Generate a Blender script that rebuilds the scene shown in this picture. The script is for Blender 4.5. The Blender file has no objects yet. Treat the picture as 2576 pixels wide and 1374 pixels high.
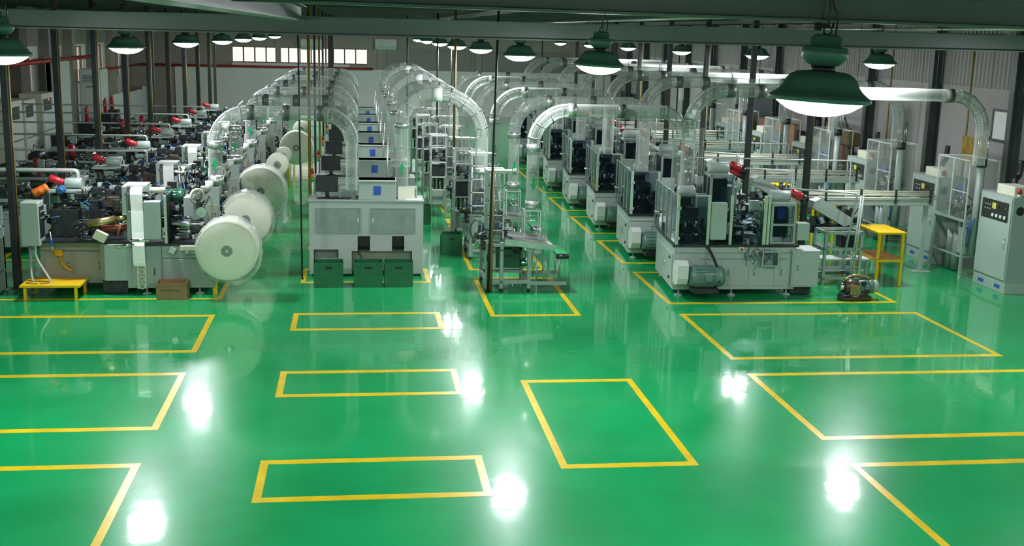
import bpy, bmesh, math, random
from mathutils import Vector, Matrix

# ------------------------------------------------------------------ camera, world, exposure
scene = bpy.context.scene
COL = scene.collection
YAW, PITCH, ROLL = math.radians(7.768), math.radians(11.756), math.radians(1.433)
_f = Vector((math.sin(YAW)*math.cos(PITCH), math.cos(YAW)*math.cos(PITCH), -math.sin(PITCH)))
_r = Vector((math.cos(YAW), -math.sin(YAW), 0))
_d = _f.cross(_r)
_r2 = math.cos(ROLL)*_r - math.sin(ROLL)*_d
_d2 = math.sin(ROLL)*_r + math.cos(ROLL)*_d
cam_data = bpy.data.cameras.new('camera')
cam_data.sensor_fit = 'HORIZONTAL'; cam_data.sensor_width = 36.0
cam_data.lens = 2902.0/2576.0*36.0
cam_data.clip_start = 0.05; cam_data.clip_end = 300
cam = bpy.data.objects.new('camera', cam_data); COL.objects.link(cam)
mw = Matrix.Identity(4)
for i in range(3):
    mw[i][0] = _r2[i]; mw[i][1] = -_d2[i]; mw[i][2] = -_f[i]
mw[2][3] = 5.0
cam.matrix_world = mw
scene.camera = cam

world = bpy.data.worlds.new('world'); scene.world = world
world.use_nodes = True
world.node_tree.nodes['Background'].inputs[0].default_value = (1.0, 0.80, 0.74, 1)   # hazy evening daylight, seen only through the windows
world.node_tree.nodes['Background'].inputs[1].default_value = 1.0
vs = scene.view_settings
vs.view_transform = 'Standard'; vs.look = 'None'; vs.gamma = 1.0; vs.use_curve_mapping = False
vs.exposure = 1.0
LAMP_POWER = 150.0
try:
    scene.cycles.transparent_max_bounces = 22
    scene.cycles.max_bounces = 6
    scene.cycles.sample_clamp_indirect = 6.0
    scene.cycles.caustics_reflective = False
    scene.cycles.caustics_refractive = False
except Exception:
    pass

# ------------------------------------------------------------------ materials
def new_mat(name):
    m = bpy.data.materials.new(name); m.use_nodes = True
    nt = m.node_tree; nt.nodes.clear()
    out = nt.nodes.new('ShaderNodeOutputMaterial')
    return m, nt, out
def paint(name, col, rough=0.4, metal=0.0, var=0.12, scale=6.0, bump=0.0, coat=0.0, spec=0.5):
    m, nt, out = new_mat(name)
    b = nt.nodes.new('ShaderNodeBsdfPrincipled')
    b.inputs['Roughness'].default_value = rough; b.inputs['Metallic'].default_value = metal
    b.inputs['Specular IOR Level'].default_value = spec; b.inputs['Coat Weight'].default_value = coat
    tc = nt.nodes.new('ShaderNodeTexCoord'); ns = nt.nodes.new('ShaderNodeTexNoise')
    ns.inputs['Scale'].default_value = scale; ns.inputs['Detail'].default_value = 4
    nt.links.new(tc.outputs['Object'], ns.inputs['Vector'])
    rp = nt.nodes.new('ShaderNodeValToRGB')
    rp.color_ramp.elements[0].position = 0.3; rp.color_ramp.elements[1].position = 0.7
    rp.color_ramp.elements[0].color = tuple(c*(1-var) for c in col)+(1,)
    rp.color_ramp.elements[1].color = tuple(min(1, c*(1+var*0.6)) for c in col)+(1,)
    nt.links.new(ns.outputs['Fac'], rp.inputs['Fac']); nt.links.new(rp.outputs['Color'], b.inputs['Base Color'])
    if bump:
        bp = nt.nodes.new('ShaderNodeBump'); bp.inputs['Strength'].default_value = bump; bp.inputs['Distance'].default_value = 0.02
        nt.links.new(ns.outputs['Fac'], bp.inputs['Height']); nt.links.new(bp.outputs['Normal'], b.inputs['Normal'])
    nt.links.new(b.outputs[0], out.inputs[0])
    return m
def clear(name, tint, body, fac, rough=0.12, spec=0.6, edge=0.4, power=4.0):
    """thin clear plastic: transparent tint + a little milky body + gloss rising at grazing angles (schlick)"""
    m, nt, out = new_mat(name)
    t = nt.nodes.new('ShaderNodeBsdfTransparent'); t.inputs[0].default_value = tint+(1,)
    b = nt.nodes.new('ShaderNodeBsdfPrincipled'); b.inputs['Base Color'].default_value = body+(1,)
    b.inputs['Roughness'].default_value = rough; b.inputs['Specular IOR Level'].default_value = spec
    lw = nt.nodes.new('ShaderNodeLayerWeight'); lw.inputs['Blend'].default_value = 0.5
    pw = nt.nodes.new('ShaderNodeMath'); pw.operation = 'POWER'; pw.inputs[1].default_value = power
    nt.links.new(lw.outputs['Facing'], pw.inputs[0])
    ma = nt.nodes.new('ShaderNodeMath'); ma.operation = 'MULTIPLY_ADD'
    ma.inputs[1].default_value = edge; ma.inputs[2].default_value = fac; ma.use_clamp = True
    nt.links.new(pw.outputs[0], ma.inputs[0])
    mx = nt.nodes.new('ShaderNodeMixShader')
    nt.links.new(ma.outputs[0], mx.inputs[0]); nt.links.new(t.outputs[0], mx.inputs[1]); nt.links.new(b.outputs[0], mx.inputs[2])
    nt.links.new(mx.outputs[0], out.inputs[0])
    return m
def glow(name, col, strength):
    m, nt, out = new_mat(name)
    e = nt.nodes.new('ShaderNodeEmission'); e.inputs[0].default_value = col+(1,); e.inputs[1].default_value = strength
    nt.links.new(e.outputs[0], out.inputs[0]); return m
def floor_mat():
    m, nt, out = new_mat('green_epoxy')
    b = nt.nodes.new('ShaderNodeBsdfPrincipled')
    tc = nt.nodes.new('ShaderNodeTexCoord')
    n1 = nt.nodes.new('ShaderNodeTexNoise'); n1.inputs['Scale'].default_value = 0.7; n1.inputs['Detail'].default_value = 5
    nt.links.new(tc.outputs['Object'], n1.inputs['Vector'])
    rp = nt.nodes.new('ShaderNodeValToRGB')
    rp.color_ramp.elements[0].position = 0.3; rp.color_ramp.elements[0].color = (0.004, 0.275, 0.075, 1)
    rp.color_ramp.elements[1].position = 0.72; rp.color_ramp.elements[1].color = (0.007, 0.36, 0.108, 1)
    nt.links.new(n1.outputs['Fac'], rp.inputs['Fac']); nt.links.new(rp.outputs['Color'], b.inputs['Base Color'])
    n2 = nt.nodes.new('ShaderNodeTexNoise'); n2.inputs['Scale'].default_value = 1.6; n2.inputs['Detail'].default_value = 6
    n2.inputs['Distortion'].default_value = 1.2
    nt.links.new(tc.outputs['Object'], n2.inputs['Vector'])
    rr = nt.nodes.new('ShaderNodeMapRange'); rr.inputs['From Min'].default_value = 0.3; rr.inputs['From Max'].default_value = 0.75
    rr.inputs['To Min'].default_value = 0.035; rr.inputs['To Max'].default_value = 0.095
    nt.links.new(n2.outputs['Fac'], rr.inputs['Value']); nt.links.new(rr.outputs[0], b.inputs['Coat Roughness'])
    b.inputs['Roughness'].default_value = 0.27; b.inputs['Coat Weight'].default_value = 0.75; b.inputs['Coat IOR'].default_value = 1.5
    mp = nt.nodes.new('ShaderNodeMapping'); mp.inputs['Scale'].default_value = (2.0, 3.0, 1.0)
    nt.links.new(tc.outputs['Object'], mp.inputs['Vector'])
    n3 = nt.nodes.new('ShaderNodeTexNoise'); n3.inputs['Scale'].default_value = 1.3; n3.inputs['Detail'].default_value = 3
    nt.links.new(mp.outputs[0], n3.inputs['Vector'])
    bp = nt.nodes.new('ShaderNodeBump'); bp.inputs['Strength'].default_value = 0.06; bp.inputs['Distance'].default_value = 0.02
    nt.links.new(n3.outputs['Fac'], bp.inputs['Height']); nt.links.new(bp.outputs['Normal'], b.inputs['Coat Normal'])
    b.inputs['Specular IOR Level'].default_value = 0.14
    nt.links.new(b.outputs[0], out.inputs[0]); return m
M = {}
M['floor'] = floor_mat()
M['yellow_line'] = paint('yellow_line', (0.70, 0.50, 0.008), 0.25, var=0.15, scale=3)
M['grey'] = paint('machine_grey', (0.27, 0.33, 0.30), 0.38, var=0.06, scale=2)
M['palegrey'] = paint('pale_grey_paint', (0.33, 0.40, 0.36), 0.35, var=0.05, scale=2)
M['beigegrey'] = paint('beige_grey_paint', (0.27, 0.28, 0.23), 0.4, var=0.10, scale=2)
M['console'] = paint('console_grey', (0.35, 0.40, 0.37), 0.42, var=0.05, scale=2)
M['white'] = paint('white_paint', (0.56, 0.60, 0.56), 0.4, var=0.04)
M['cream'] = paint('cream_plastic', (0.60, 0.60, 0.47), 0.4, var=0.04)
M['paper'] = paint('white_paper', (0.85, 0.86, 0.82), 0.7, var=0.03)
M['roll'] = paint('paper_roll_face', (0.70, 0.71, 0.57), 0.55, var=0.06, scale=4)
M['wrap'] = clear('plastic_wrap', (0.93, 0.95, 0.93), (0.8, 0.84, 0.8), 0.12, 0.15, 0.6, 0.9)
M['film'] = clear('hanging_film', (0.93, 0.96, 0.94), (0.5, 0.56, 0.5), 0.06, 0.12, 0.6, 0.6)
M['duct'] = clear('clear_duct', (0.86, 0.89, 0.87), (0.66, 0.69, 0.65), 0.19, 0.13, 0.7, 0.95, 2.0)
M['acrylic'] = clear('clear_acrylic', (0.96, 0.98, 0.97), (0.6, 0.65, 0.62), 0.04, 0.06, 0.6, 0.7)
M['tint'] = clear('smoked_acrylic', (0.66, 0.74, 0.77), (0.03, 0.04, 0.05), 0.08, 0.05, 0.8, 0.9)
M['pane'] = clear('window_glass', (0.95, 0.93, 0.92), (0.8, 0.75, 0.72), 0.15, 0.1, 0.5, 0.5)
M['frosted'] = paint('frosted_panel', (0.22, 0.27, 0.25), 0.25, var=0.15, scale=5)
M['collar'] = paint('dark_rubber_collar', (0.085, 0.10, 0.09), 0.4, var=0.2)
M['black'] = paint('black_plastic', (0.012, 0.013, 0.014), 0.35, var=0.2)
M['darkm'] = paint('dark_machine_metal', (0.035, 0.042, 0.045), 0.35, metal=0.4, var=0.5, scale=9)
M['oily'] = paint('oily_brown_metal', (0.10, 0.075, 0.05), 0.35, metal=0.5, var=0.5, scale=12)
M['steel'] = paint('bright_steel', (0.62, 0.64, 0.65), 0.22, metal=1.0, var=0.2, scale=8)
M['alu'] = paint('aluminium', (0.60, 0.63, 0.60), 0.35, metal=0.8, var=0.1)
M['chrome'] = paint('chrome', (0.8, 0.82, 0.84), 0.1, metal=1.0, var=0.05)
M['brass'] = paint('dull_brass', (0.42, 0.34, 0.16), 0.35, metal=0.9, var=0.3, scale=10)
M['postgreen'] = paint('pale_green_post', (0.38, 0.50, 0.36), 0.4, var=0.05)
M['motorgreen'] = paint('motor_grey_green', (0.10, 0.19, 0.16), 0.35, var=0.15)
M['motordkgreen'] = paint('motor_dark_green', (0.02, 0.12, 0.07), 0.35, var=0.15)
M['red'] = paint('red_paint', (0.40, 0.010, 0.018), 0.3, var=0.15)
M['orange'] = paint('orange_paint', (0.70, 0.16, 0.02), 0.35, var=0.15)
M['blue'] = paint('blue_label', (0.02, 0.09, 0.42), 0.4, var=0.15, scale=14)
M['bluehose'] = paint('blue_hose', (0.02, 0.10, 0.24), 0.35)
M['redhose'] = paint('rust_pipe', (0.26, 0.07, 0.03), 0.4)
M['yellow'] = paint('yellow_paint', (0.80, 0.50, 0.008), 0.35, var=0.10, scale=3)
M['yellowwear'] = paint('worn_yellow_shelf', (0.62, 0.27, 0.04), 0.45, var=0.25, scale=5)
M['crate'] = paint('green_crate_plastic', (0.012, 0.15, 0.055), 0.4, var=0.2)
M['greenbelt'] = paint('green_belt', (0.0, 0.30, 0.08), 0.35)
M['arrow'] = paint('green_arrow', (0.0, 0.33, 0.10), 0.4)
M['card'] = paint('cardboard', (0.27, 0.17, 0.075), 0.8, var=0.12, scale=5)
M['cardin'] = paint('cardboard_inside', (0.24, 0.11, 0.05), 0.8, var=0.12, scale=5)
M['ink'] = paint('black_ink', (0.03, 0.025, 0.02), 0.8)
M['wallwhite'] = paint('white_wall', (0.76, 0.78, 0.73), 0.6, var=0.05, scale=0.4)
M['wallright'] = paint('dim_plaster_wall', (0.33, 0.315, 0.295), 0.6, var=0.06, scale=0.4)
M['wallbeige'] = paint('beige_wall', (0.36, 0.31, 0.265), 0.6, var=0.08, scale=0.5)
M['corrugated'] = paint('corrugated_sheet', (0.24, 0.23, 0.21), 0.5, var=0.06, scale=0.5)
M['ceil'] = paint('dark_green_ceiling', (0.035, 0.075, 0.045), 0.6, var=0.25, scale=0.6)
M['beam'] = paint('green_beam', (0.065, 0.11, 0.082), 0.45, var=0.12, scale=0.8)
M['column'] = paint('dark_column', (0.045, 0.065, 0.055), 0.5, var=0.2, scale=2)
M['browncol'] = paint('brown_column', (0.10, 0.085, 0.07), 0.6, var=0.2, scale=2)
M['pipedark'] = paint('dark_conduit', (0.02, 0.025, 0.026), 0.6, var=0.3, scale=3, spec=0.25)
M['pipeyellow'] = paint('yellow_conduit', (0.17, 0.12, 0.015), 0.45, var=0.25, scale=3)
M['pipegrey'] = paint('grey_galvanised_pipe', (0.48, 0.52, 0.49), 0.35, metal=0.4, var=0.1)
M['redpipe'] = paint('red_fire_pipe', (0.40, 0.03, 0.03), 0.4)
M['lampgreen'] = paint('lamp_green_enamel', (0.065, 0.155, 0.115), 0.4, var=0.12, scale=5)
M['lens'] = glow('lamp_lens', (0.92, 0.96, 1.0), LAMP_POWER)
M['indicator'] = glow('red_indicator', (1.0, 0.05, 0.02), 6.0)
M['panelblack'] = paint('control_panel_black', (0.02, 0.022, 0.022), 0.35, var=0.3, scale=14)
M['display'] = paint('yellow_display', (0.55, 0.52, 0.08), 0.4)
M['brown'] = paint('brown_machine', (0.20, 0.13, 0.04), 0.5, var=0.3)
M['terracotta'] = paint('terracotta_board', (0.36, 0.17, 0.09), 0.7, var=0.12)
M['amber'] = paint('amber_sheet', (0.30, 0.19, 0.02), 0.3, var=0.5, scale=7)
M['tarp'] = paint('green_tarp', (0.05, 0.14, 0.08), 0.6, var=0.3)
M['bluedoor'] = paint('blue_black_board', (0.02, 0.03, 0.04), 0.4)

# ------------------------------------------------------------------ geometry helpers
class G:
    def __init__(s): s.v = []; s.f = []; s.sm = []
    def _add(s, vs, fs, smooth=False):
        o = len(s.v); s.v += [tuple(p) for p in vs]
        s.f += [tuple(i+o for i in f) for f in fs]; s.sm += [smooth]*len(fs); return s
    def box(s, x0, y0, z0, x1, y1, z1, c=0.0, rot=None, piv=None):
        x0, x1 = min(x0, x1), max(x0, x1); y0, y1 = min(y0, y1), max(y0, y1); z0, z1 = min(z0, z1), max(z0, z1)
        if c <= 0:
            v = [(x, y, z) for z in (z0, z1) for y in (y0, y1) for x in (x0, x1)]
            f = [(0, 2, 3, 1), (4, 5, 7, 6), (0, 1, 5, 4), (2, 6, 7, 3), (0, 4, 6, 2), (1, 3, 7, 5)]
        else:
            c = min(c, (x1-x0)*.49, (y1-y0)*.49, (z1-z0)*.49)
            v = []; idx = {}
            for i in (0, 1):
                for j in (0, 1):
                    for k in (0, 1):
                        X, Y, Z = (x0, x1)[i], (y0, y1)[j], (z0, z1)[k]
                        dx, dy, dz = (c, -c)[i], (c, -c)[j], (c, -c)[k]
                        for a, p in enumerate(((X, Y+dy, Z+dz), (X+dx, Y, Z+dz), (X+dx, Y+dy, Z))):
                            idx[i, j, k, a] = len(v); v.append(p)
            f = []
            for i in (0, 1):
                f.append(tuple(idx[i, j, k, 0] for j, k in ((0, 0), (1, 0), (1, 1), (0, 1))))
                f.append(tuple(idx[j, i, k, 1] for j, k in ((0, 0), (1, 0), (1, 1), (0, 1))))
                f.append(tuple(idx[j, k, i, 2] for j, k in ((0, 0), (1, 0), (1, 1), (0, 1))))
                for j in (0, 1):
                    f.append((idx[i, j, 0, 0], idx[i, j, 1, 0], idx[i, j, 1, 1], idx[i, j, 0, 1]))
                    f.append((idx[i, 0, j, 0], idx[i, 1, j, 0], idx[i, 1, j, 2], idx[i, 0, j, 2]))
                    f.append((idx[0, i, j, 1], idx[1, i, j, 1], idx[1, i, j, 2], idx[0, i, j, 2]))
                    for k in (0, 1): f.append((idx[i, j, k, 0], idx[i, j, k, 1], idx[i, j, k, 2]))
        if rot is not None:
            pv = Vector(piv) if piv is not None else Vector(((x0+x1)/2, (y0+y1)/2, (z0+z1)/2))
            v = [pv + rot @ (Vector(p)-pv) for p in v]
        return s._add(v, f)
    def cyl(s, p0, p1, r0, r1=None, n=16, cap=True, smooth=True):
        p0, p1 = Vector(p0), Vector(p1); r1 = r0 if r1 is None else r1
        d = (p1-p0).normalized(); a = d.orthogonal().normalized(); b = d.cross(a)
        v = []
        for p, r in ((p0, r0), (p1, r1)):
            v += [p + r*(math.cos(2*math.pi*i/n)*a + math.sin(2*math.pi*i/n)*b) for i in range(n)]
        s._add(v, [(i, (i+1) % n, n+(i+1) % n, n+i) for i in range(n)], smooth)
        if cap:
            o = len(s.v)-2*n
            s.f += [tuple(o+i for i in range(n)), tuple(o+n+i for i in range(n))]; s.sm += [False, False]
        return s
    def tube(s, pts, r, n=8, cap=True, closed=False):
        P = [Vector(p) for p in pts]; m = len(P); v = []; ref = None
        for i in range(m):
            if closed: d = (P[(i+1) % m]-P[i-1])
            else: d = P[min(i+1, m-1)]-P[max(i-1, 0)]
            d.normalize()
            if ref is None: ref = d.orthogonal().normalized()
            a = ref - d*ref.dot(d)
            if a.length < 1e-5: a = d.orthogonal()
            a.normalize(); ref = a; b = d.cross(a)
            rr = r[i] if isinstance(r, (list, tuple)) else r
            v += [P[i] + rr*(math.cos(2*math.pi*j/n)*a + math.sin(2*math.pi*j/n)*b) for j in range(n)]
        fs = []
        for i in range(m if closed else m-1):
            k = (i+1) % m
            fs += [(i*n+j, i*n+(j+1) % n, k*n+(j+1) % n, k*n+j) for j in range(n)]
        s._add(v, fs, True)
        if cap and not closed:
            o = len(s.v)-m*n
            s.f += [tuple(o+j for j in range(n)), tuple(o+(m-1)*n+j for j in range(n))]; s.sm += [False, False]
        return s
    def ring(s, c, axis, R, r, n=20, k=6):
        c = Vector(c); d = Vector(axis).normalized(); a = d.orthogonal().normalized(); b = d.cross(a)
        return s.tube([c + R*(math.cos(2*math.pi*i/n)*a + math.sin(2*math.pi*i/n)*b) for i in range(n)], r, k, closed=True)
    def lathe(s, prof, c=(0, 0, 0), axis=(0, 0, 1), n=24, smooth=True):
        c = Vector(c); d = Vector(axis).normalized(); a = d.orthogonal().normalized(); b = d.cross(a)
        v = [c + d*z + r*(math.cos(2*math.pi*i/n)*a + math.sin(2*math.pi*i/n)*b) for r, z in prof for i in range(n)]
        m = len(prof)
        s._add(v, [(i*n+j, i*n+(j+1) % n, (i+1)*n+(j+1) % n, (i+1)*n+j) for i in range(m-1) for j in range(n)], smooth)
        o = len(s.v)-m*n
        if prof[0][0] > 1e-4: s.f.append(tuple(o+j for j in range(n))); s.sm.append(False)
        if prof[-1][0] > 1e-4: s.f.append(tuple(o+(m-1)*n+j for j in range(n))); s.sm.append(False)
        return s
    def prism(s, poly, axis, a, b):
        n = len(poly)
        def P(p, t):
            return {'x': (t, p[0], p[1]), 'y': (p[0], t, p[1]), 'z': (p[0], p[1], t)}[axis]
        v = [P(p, a) for p in poly]+[P(p, b) for p in poly]
        return s._add(v, [tuple(range(n)), tuple(range(n, 2*n))]+[(i, (i+1) % n, n+(i+1) % n, n+i) for i in range(n)])
    def bar(s, p0, p1, w, h=None):
        """rectangular bar between two points"""
        p0, p1 = Vector(p0), Vector(p1); h = h or w; d = (p1-p0).normalized()
        up = Vector((0, 0, 1)) if abs(d.z) < 0.9 else Vector((0, 1, 0))
        a = d.cross(up).normalized(); b = a.cross(d)
        v = [p + sx*w/2*a + sz*h/2*b for p in (p0, p1) for sx, sz in ((-1, -1), (1, -1), (1, 1), (-1, 1))]
        return s._add(v, [(0, 1, 2, 3), (4, 5, 6, 7)]+[(i, (i+1) % 4, 4+(i+1) % 4, 4+i) for i in range(4)])
    def frame(s, x0, y0, z0, x1, y1, z1, t, axis):
        """rectangular ring lying in the plane normal to axis"""
        if axis == 'z':
            s.box(x0, y0, z0, x1, y0+t, z1); s.box(x0, y1-t, z0, x1, y1, z1); s.box(x0, y0+t, z0, x0+t, y1-t, z1); s.box(x1-t, y0+t, z0, x1, y1-t, z1)
        elif axis == 'y':
            s.box(x0, y0, z0, x1, y1, z0+t); s.box(x0, y0, z1-t, x1, y1, z1); s.box(x0, y0, z0+t, x0+t, y1, z1-t); s.box(x1-t, y0, z0+t, x1, y1, z1-t)
        else:
            s.box(x0, y0, z0, x1, y1, z0+t); s.box(x0, y0, z1-t, x1, y1, z1); s.box(x0, y0, z0+t, x1, y0+t, z1-t); s.box(x0, y1-t, z0+t, x1, y1, z1-t)
        return s
    def build(s, name, mat, parent=None, label=None, kind=None):
        me = bpy.data.meshes.new(name)
        me.from_pydata(s.v, [], s.f)
        bm = bmesh.new(); bm.from_mesh(me)
        bmesh.ops.recalc_face_normals(bm, faces=bm.faces)
        bm.to_mesh(me); bm.free()
        me.polygons.foreach_set('use_smooth', s.sm)
        me.materials.append(M[mat] if isinstance(mat, str) else mat)
        o = bpy.data.objects.new(name, me); COL.objects.link(o)
        if parent is not None: o.parent = parent
        if label: o['label'] = label
        if kind: o['kind'] = kind
        return o
def arc(c, r, a0, a1, n=10, plane='xz'):
    out = []
    for i in range(n+1):
        a = math.radians(a0+(a1-a0)*i/n)
        if plane == 'xz': out.append((c[0]+r*math.cos(a), c[1], c[2]+r*math.sin(a)))
        elif plane == 'xy': out.append((c[0]+r*math.cos(a), c[1]+r*math.sin(a), c[2]))
        else: out.append((c[0], c[1]+r*math.cos(a), c[2]+r*math.sin(a)))
    return out
def spline(pts, n=6):
    P = [Vector(p) for p in pts]; P = [2*P[0]-P[1]]+P+[2*P[-1]-P[-2]]; out = []
    for i in range(1, len(P)-2):
        for k in range(n):
            t = k/n; a, b, c, d = P[i-1], P[i], P[i+1], P[i+2]
            out.append(0.5*((2*b)+(c-a)*t+(2*a-5*b+4*c-d)*t*t+(3*b-3*c+d-a)*t**3))
    out.append(P[-2]); return out
def thing(name, loc, label, cat, group=None, rz=0.0):
    o = bpy.data.objects.new(name, None); COL.objects.link(o)
    o.location = loc; o.rotation_euler = (0, 0, rz); o.empty_display_size = 0.2
    o['label'] = label; o['category'] = cat
    if group: o['group'] = group
    return o
def tag(o, label, cat, group=None, loc=None):
    o['label'] = label; o['category'] = cat
    if group: o['group'] = group
    if loc: o.location = loc
    return o
def structure(o):
    o['kind'] = 'structure'; return o
def copy_tree(o, parent=None):
    c = o.copy(); COL.objects.link(c)
    if parent is not None: c.parent = parent
    for ch in list(o.children): copy_tree(ch, c)
    return c
def dup(o, loc, label, rz=None):
    c = copy_tree(o); c.location = loc; c['label'] = label
    if rz is not None: c.rotation_euler = (0, 0, rz)
    return c
def ordinal(k, n=99):
    if k == 0: return 'nearest'
    if k == n-1: return 'farthest'
    return ['', 'second', 'third', 'fourth', 'fifth', 'sixth', 'seventh', 'eighth', 'ninth', 'tenth', 'eleventh', 'twelfth', 'thirteenth'][k] + ' from front'
P = 3.75          # spacing of the production lines

# ------------------------------------------------------------------ the hall
XL, XR, YB, YF, ZC = -13.0, 15.4, 70.0, -4.0, 5.75
floor = structure(G().box(XL-.3, YF-.3, -0.2, XR+.3, YB+.3, 0.0).build('floor', 'floor'))
floor['label'] = 'glossy green epoxy factory floor with yellow painted lines'
def marking(x0, x1, y0, y1, t=0.095, u=0.13, sides='lrnf'):
    g = G(); z0, z1 = 0.0, 0.0025
    if 'n' in sides: g.box(x0, y0, z0, x1, y0+u, z1)
    if 'f' in sides: g.box(x0, y1-u, z0, x1, y1, z1)
    ya = y0+u if 'n' in sides else y0; yb = y1-u if 'f' in sides else y1
    if 'l' in sides: g.box(x0, ya, z0, x0+t, yb, z1)
    if 'r' in sides: g.box(x1-t, ya, z0, x1, yb, z1)
    return g.build('yellow_line_frame', 'yellow_line', floor)
for y0, y1 in ((10.55, 13.1), (14.25, 16.75), (17.84, 20.29)): marking(-7.6, -2.5, y0, y1)
for k in range(6): marking(-7.6, -2.52, 21.5+P*k, 24.2+P*k, u=0.1)
for y0, y1 in ((11.85, 13.1), (15.5, 16.75), (19.13, 20.36), (22.87, 24.3)): marking(-1.14, 1.47, y0, y1)
for k in range(1, 7): marking(-1.14, 1.47, 22.87+3.7*k, 24.3+3.7*k)
marking(2.36, 4.03, 12.6, 16.12); marking(2.36, 4.02, 20.0, 23.35)
for k in range(1, 5): marking(2.36, 4.02, 24.1+P*(k-1)*1.02, 27.2+P*(k-1)*1.02)
for y0, y1 in ((9.55, 12.54), (13.35, 16.29), (17.05, 20.09), (20.86, 23.9), (24.8, 27.72), (28.7, 31.5), (32.55, 35.25), (36.4, 39.1), (40.2, 42.9)):
    marking(5.87, 10.5, y0, y1)

def wall_piece(name, label): pass
wb = G().box(XL-.3, YB, 0, XR+.3, YB+.25, 2.95)                       # back wall with a long window band
wb.box(XL-.3, YB, 3.85, XR+.3, YB+.25, ZC).box(XL-.3, YB, 2.95, -7.25, YB+.25, 3.85).box(0.55, YB, 2.95, XR+.3, YB+.25, 3.85)
wall_back = structure(wb.build('wall_back', 'wallbeige')); wall_back['label'] = 'beige back wall of the hall above the white partition'
G().box(-10.5, YB-.12, 0, XR-.1, YB, 2.66).build('white_partition', 'wallwhite', wall_back, 'white lower partition along the back wall')
for x in (-10.6, -4.6, 1.35, 7.2, 13.0):
    G().box(x-.16, YB-.14 if x < -10 else YB-.13, 2.66, x+.16, YB-.001, ZC-.01).build('pilaster', 'wallbeige', wall_back)
for i in range(5): G().box(1.7+i*2.6, YB-.05, 2.68, 4.2+i*2.6, YB-.001, 3.9, .01).build('wall_panel', 'corrugated', wall_back)
win = thing('window_1', (-3.35, YB, 2.95), 'long band of daylit window panes above the white partition', 'window')
win['kind'] = 'structure'
nP = 12; pw = 7.8/nP
for i in range(nP):
    x = -3.9+pw*i
    G().box(x+.04, .1, .04, x+pw-.04, .115, .86).build('pane', 'pane', win)
    G().box(x-.035, .03, 0, x+.035, .16, .9).build('mullion', 'browncol', win)
G().box(-3.9, .03, -.04, 3.9, .16, .04).box(-3.9, .03, .86, 3.9, .16, .94).build('window_frame', 'browncol', win)
G().box(-3.9, -.32, -.29, 2.9, -.125, -.02, .02).build('window_ledge', 'wallwhite', win)

# right wall: smooth below, corrugated sheet above, steel columns
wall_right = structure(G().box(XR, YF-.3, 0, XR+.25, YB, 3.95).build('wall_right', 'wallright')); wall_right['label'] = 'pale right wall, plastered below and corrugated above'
def corrugated(x, y0, y1, z0, z1, s, parent):
    n = int((y1-y0)/0.18); g = G(); v = []; f = []
    prof = []
    for i in range(n):
        a = y0+(y1-y0)*i/n; w = (y1-y0)/n
        prof += [(x, a), (x, a+w*.45), (x-s*.035, a+w*.6), (x-s*.035, a+w*.85)]
    prof.append((x, y1))
    for px, py in prof: v += [(px, py, z0), (px, py, z1)]
    f = [(2*i, 2*i+2, 2*i+3, 2*i+1) for i in range(len(prof)-1)]
    g._add(v, f); return g.build('corrugated_sheet', 'corrugated', parent)
colY = [25.4-3.95*j for j in range(7, 0, -1)] + [25.4+3.95*j for j in range(12)]
colY = [c for c in colY if YF < c < YB]
prev = YF
for c in colY+[YB]:
    corrugated(XR, prev, c, 3.95, ZC, 1, wall_right); prev = c
G().box(XR+.02, YF-.3, 3.95, XR+.25, YB, ZC).build('wall_backing', 'corrugated', wall_right)
for c in colY:
    g = G().box(XR-.3, c-.1, 0, XR-.27, c+.1, ZC-.01).box(XR-.03, c-.1, 0, XR-.001, c+.1, ZC-.01).box(XR-.27, c-.012, 0, XR-.03, c+.012, ZC-.01)
    g.build('steel_column', 'column', wall_right)
# left wall
wl = G().box(XL-.25, YF-.3, 0, XL, YB, 2.2).box(XL-.25, YF-.3, 3.9, XL, YB, ZC).box(XL-.25, YF-.3, 2.2, XL, 46, 3.9)
lw = [(47.5, 49.2), (55.5, 58.2), (60.2, 62.6), (64.4, 66.8)]
pv = 46
for a, b in lw: wl.box(XL-.25, pv, 2.2, XL, a, 3.9); pv = b
wl.box(XL-.25, pv, 2.2, XL, YB, 3.9)
wall_left = structure(wl.build('wall_left', 'wallwhite')); wall_left['label'] = 'pale left wall with tall columns and narrow windows'
for i, (a, b) in enumerate(lw):
    w = thing('window_%d' % (i+2), (XL, a, 2.2), 'narrow daylit window in the left wall, %s' % ordinal(i, 4), 'window'); w['kind'] = 'structure'
    n = 3; d = (b-a)/n
    for j in range(n): G().box(-.14, d*j+.03, .03, -.125, d*(j+1)-.03, 1.67).build('pane', 'pane', w)
    g = G()
    for j in range(n+1): g.box(-.17, d*j-.03, 0, -.06, d*j+.03, 1.7)
    g.box(-.17, 0, 0, -.06, b-a, .05).box(-.17, 0, 1.65, -.06, b-a, 1.7); g.build('window_frame', 'browncol', w)
for i, c in enumerate([22, 26, 30, 34, 38, 42.0, 46.6, 50.6, 54.6, 59.2, 63.5, 67.6]):
    wdt = .55 if i in (5, 6) else .3
    G().box(XL+.001, c-wdt, 0, XL+.45, c+wdt, ZC-.01).build('column', 'browncol' if i in (4, 5, 6) else ('corrugated' if i % 2 else 'wallbeige'), wall_left)
prev = 34
for i, c in enumerate([42.0, 50.6, 59.2, YB]):
    corrugated(XL+.05, prev, c, 4.0, ZC, -1, wall_left); prev = c
wall_front = structure(G().box(XL-.3, YF-.25, 0, XR+.3, YF, ZC).build('wall_front', 'wallwhite')); wall_front['label'] = 'pale wall behind the viewpoint'

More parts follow.
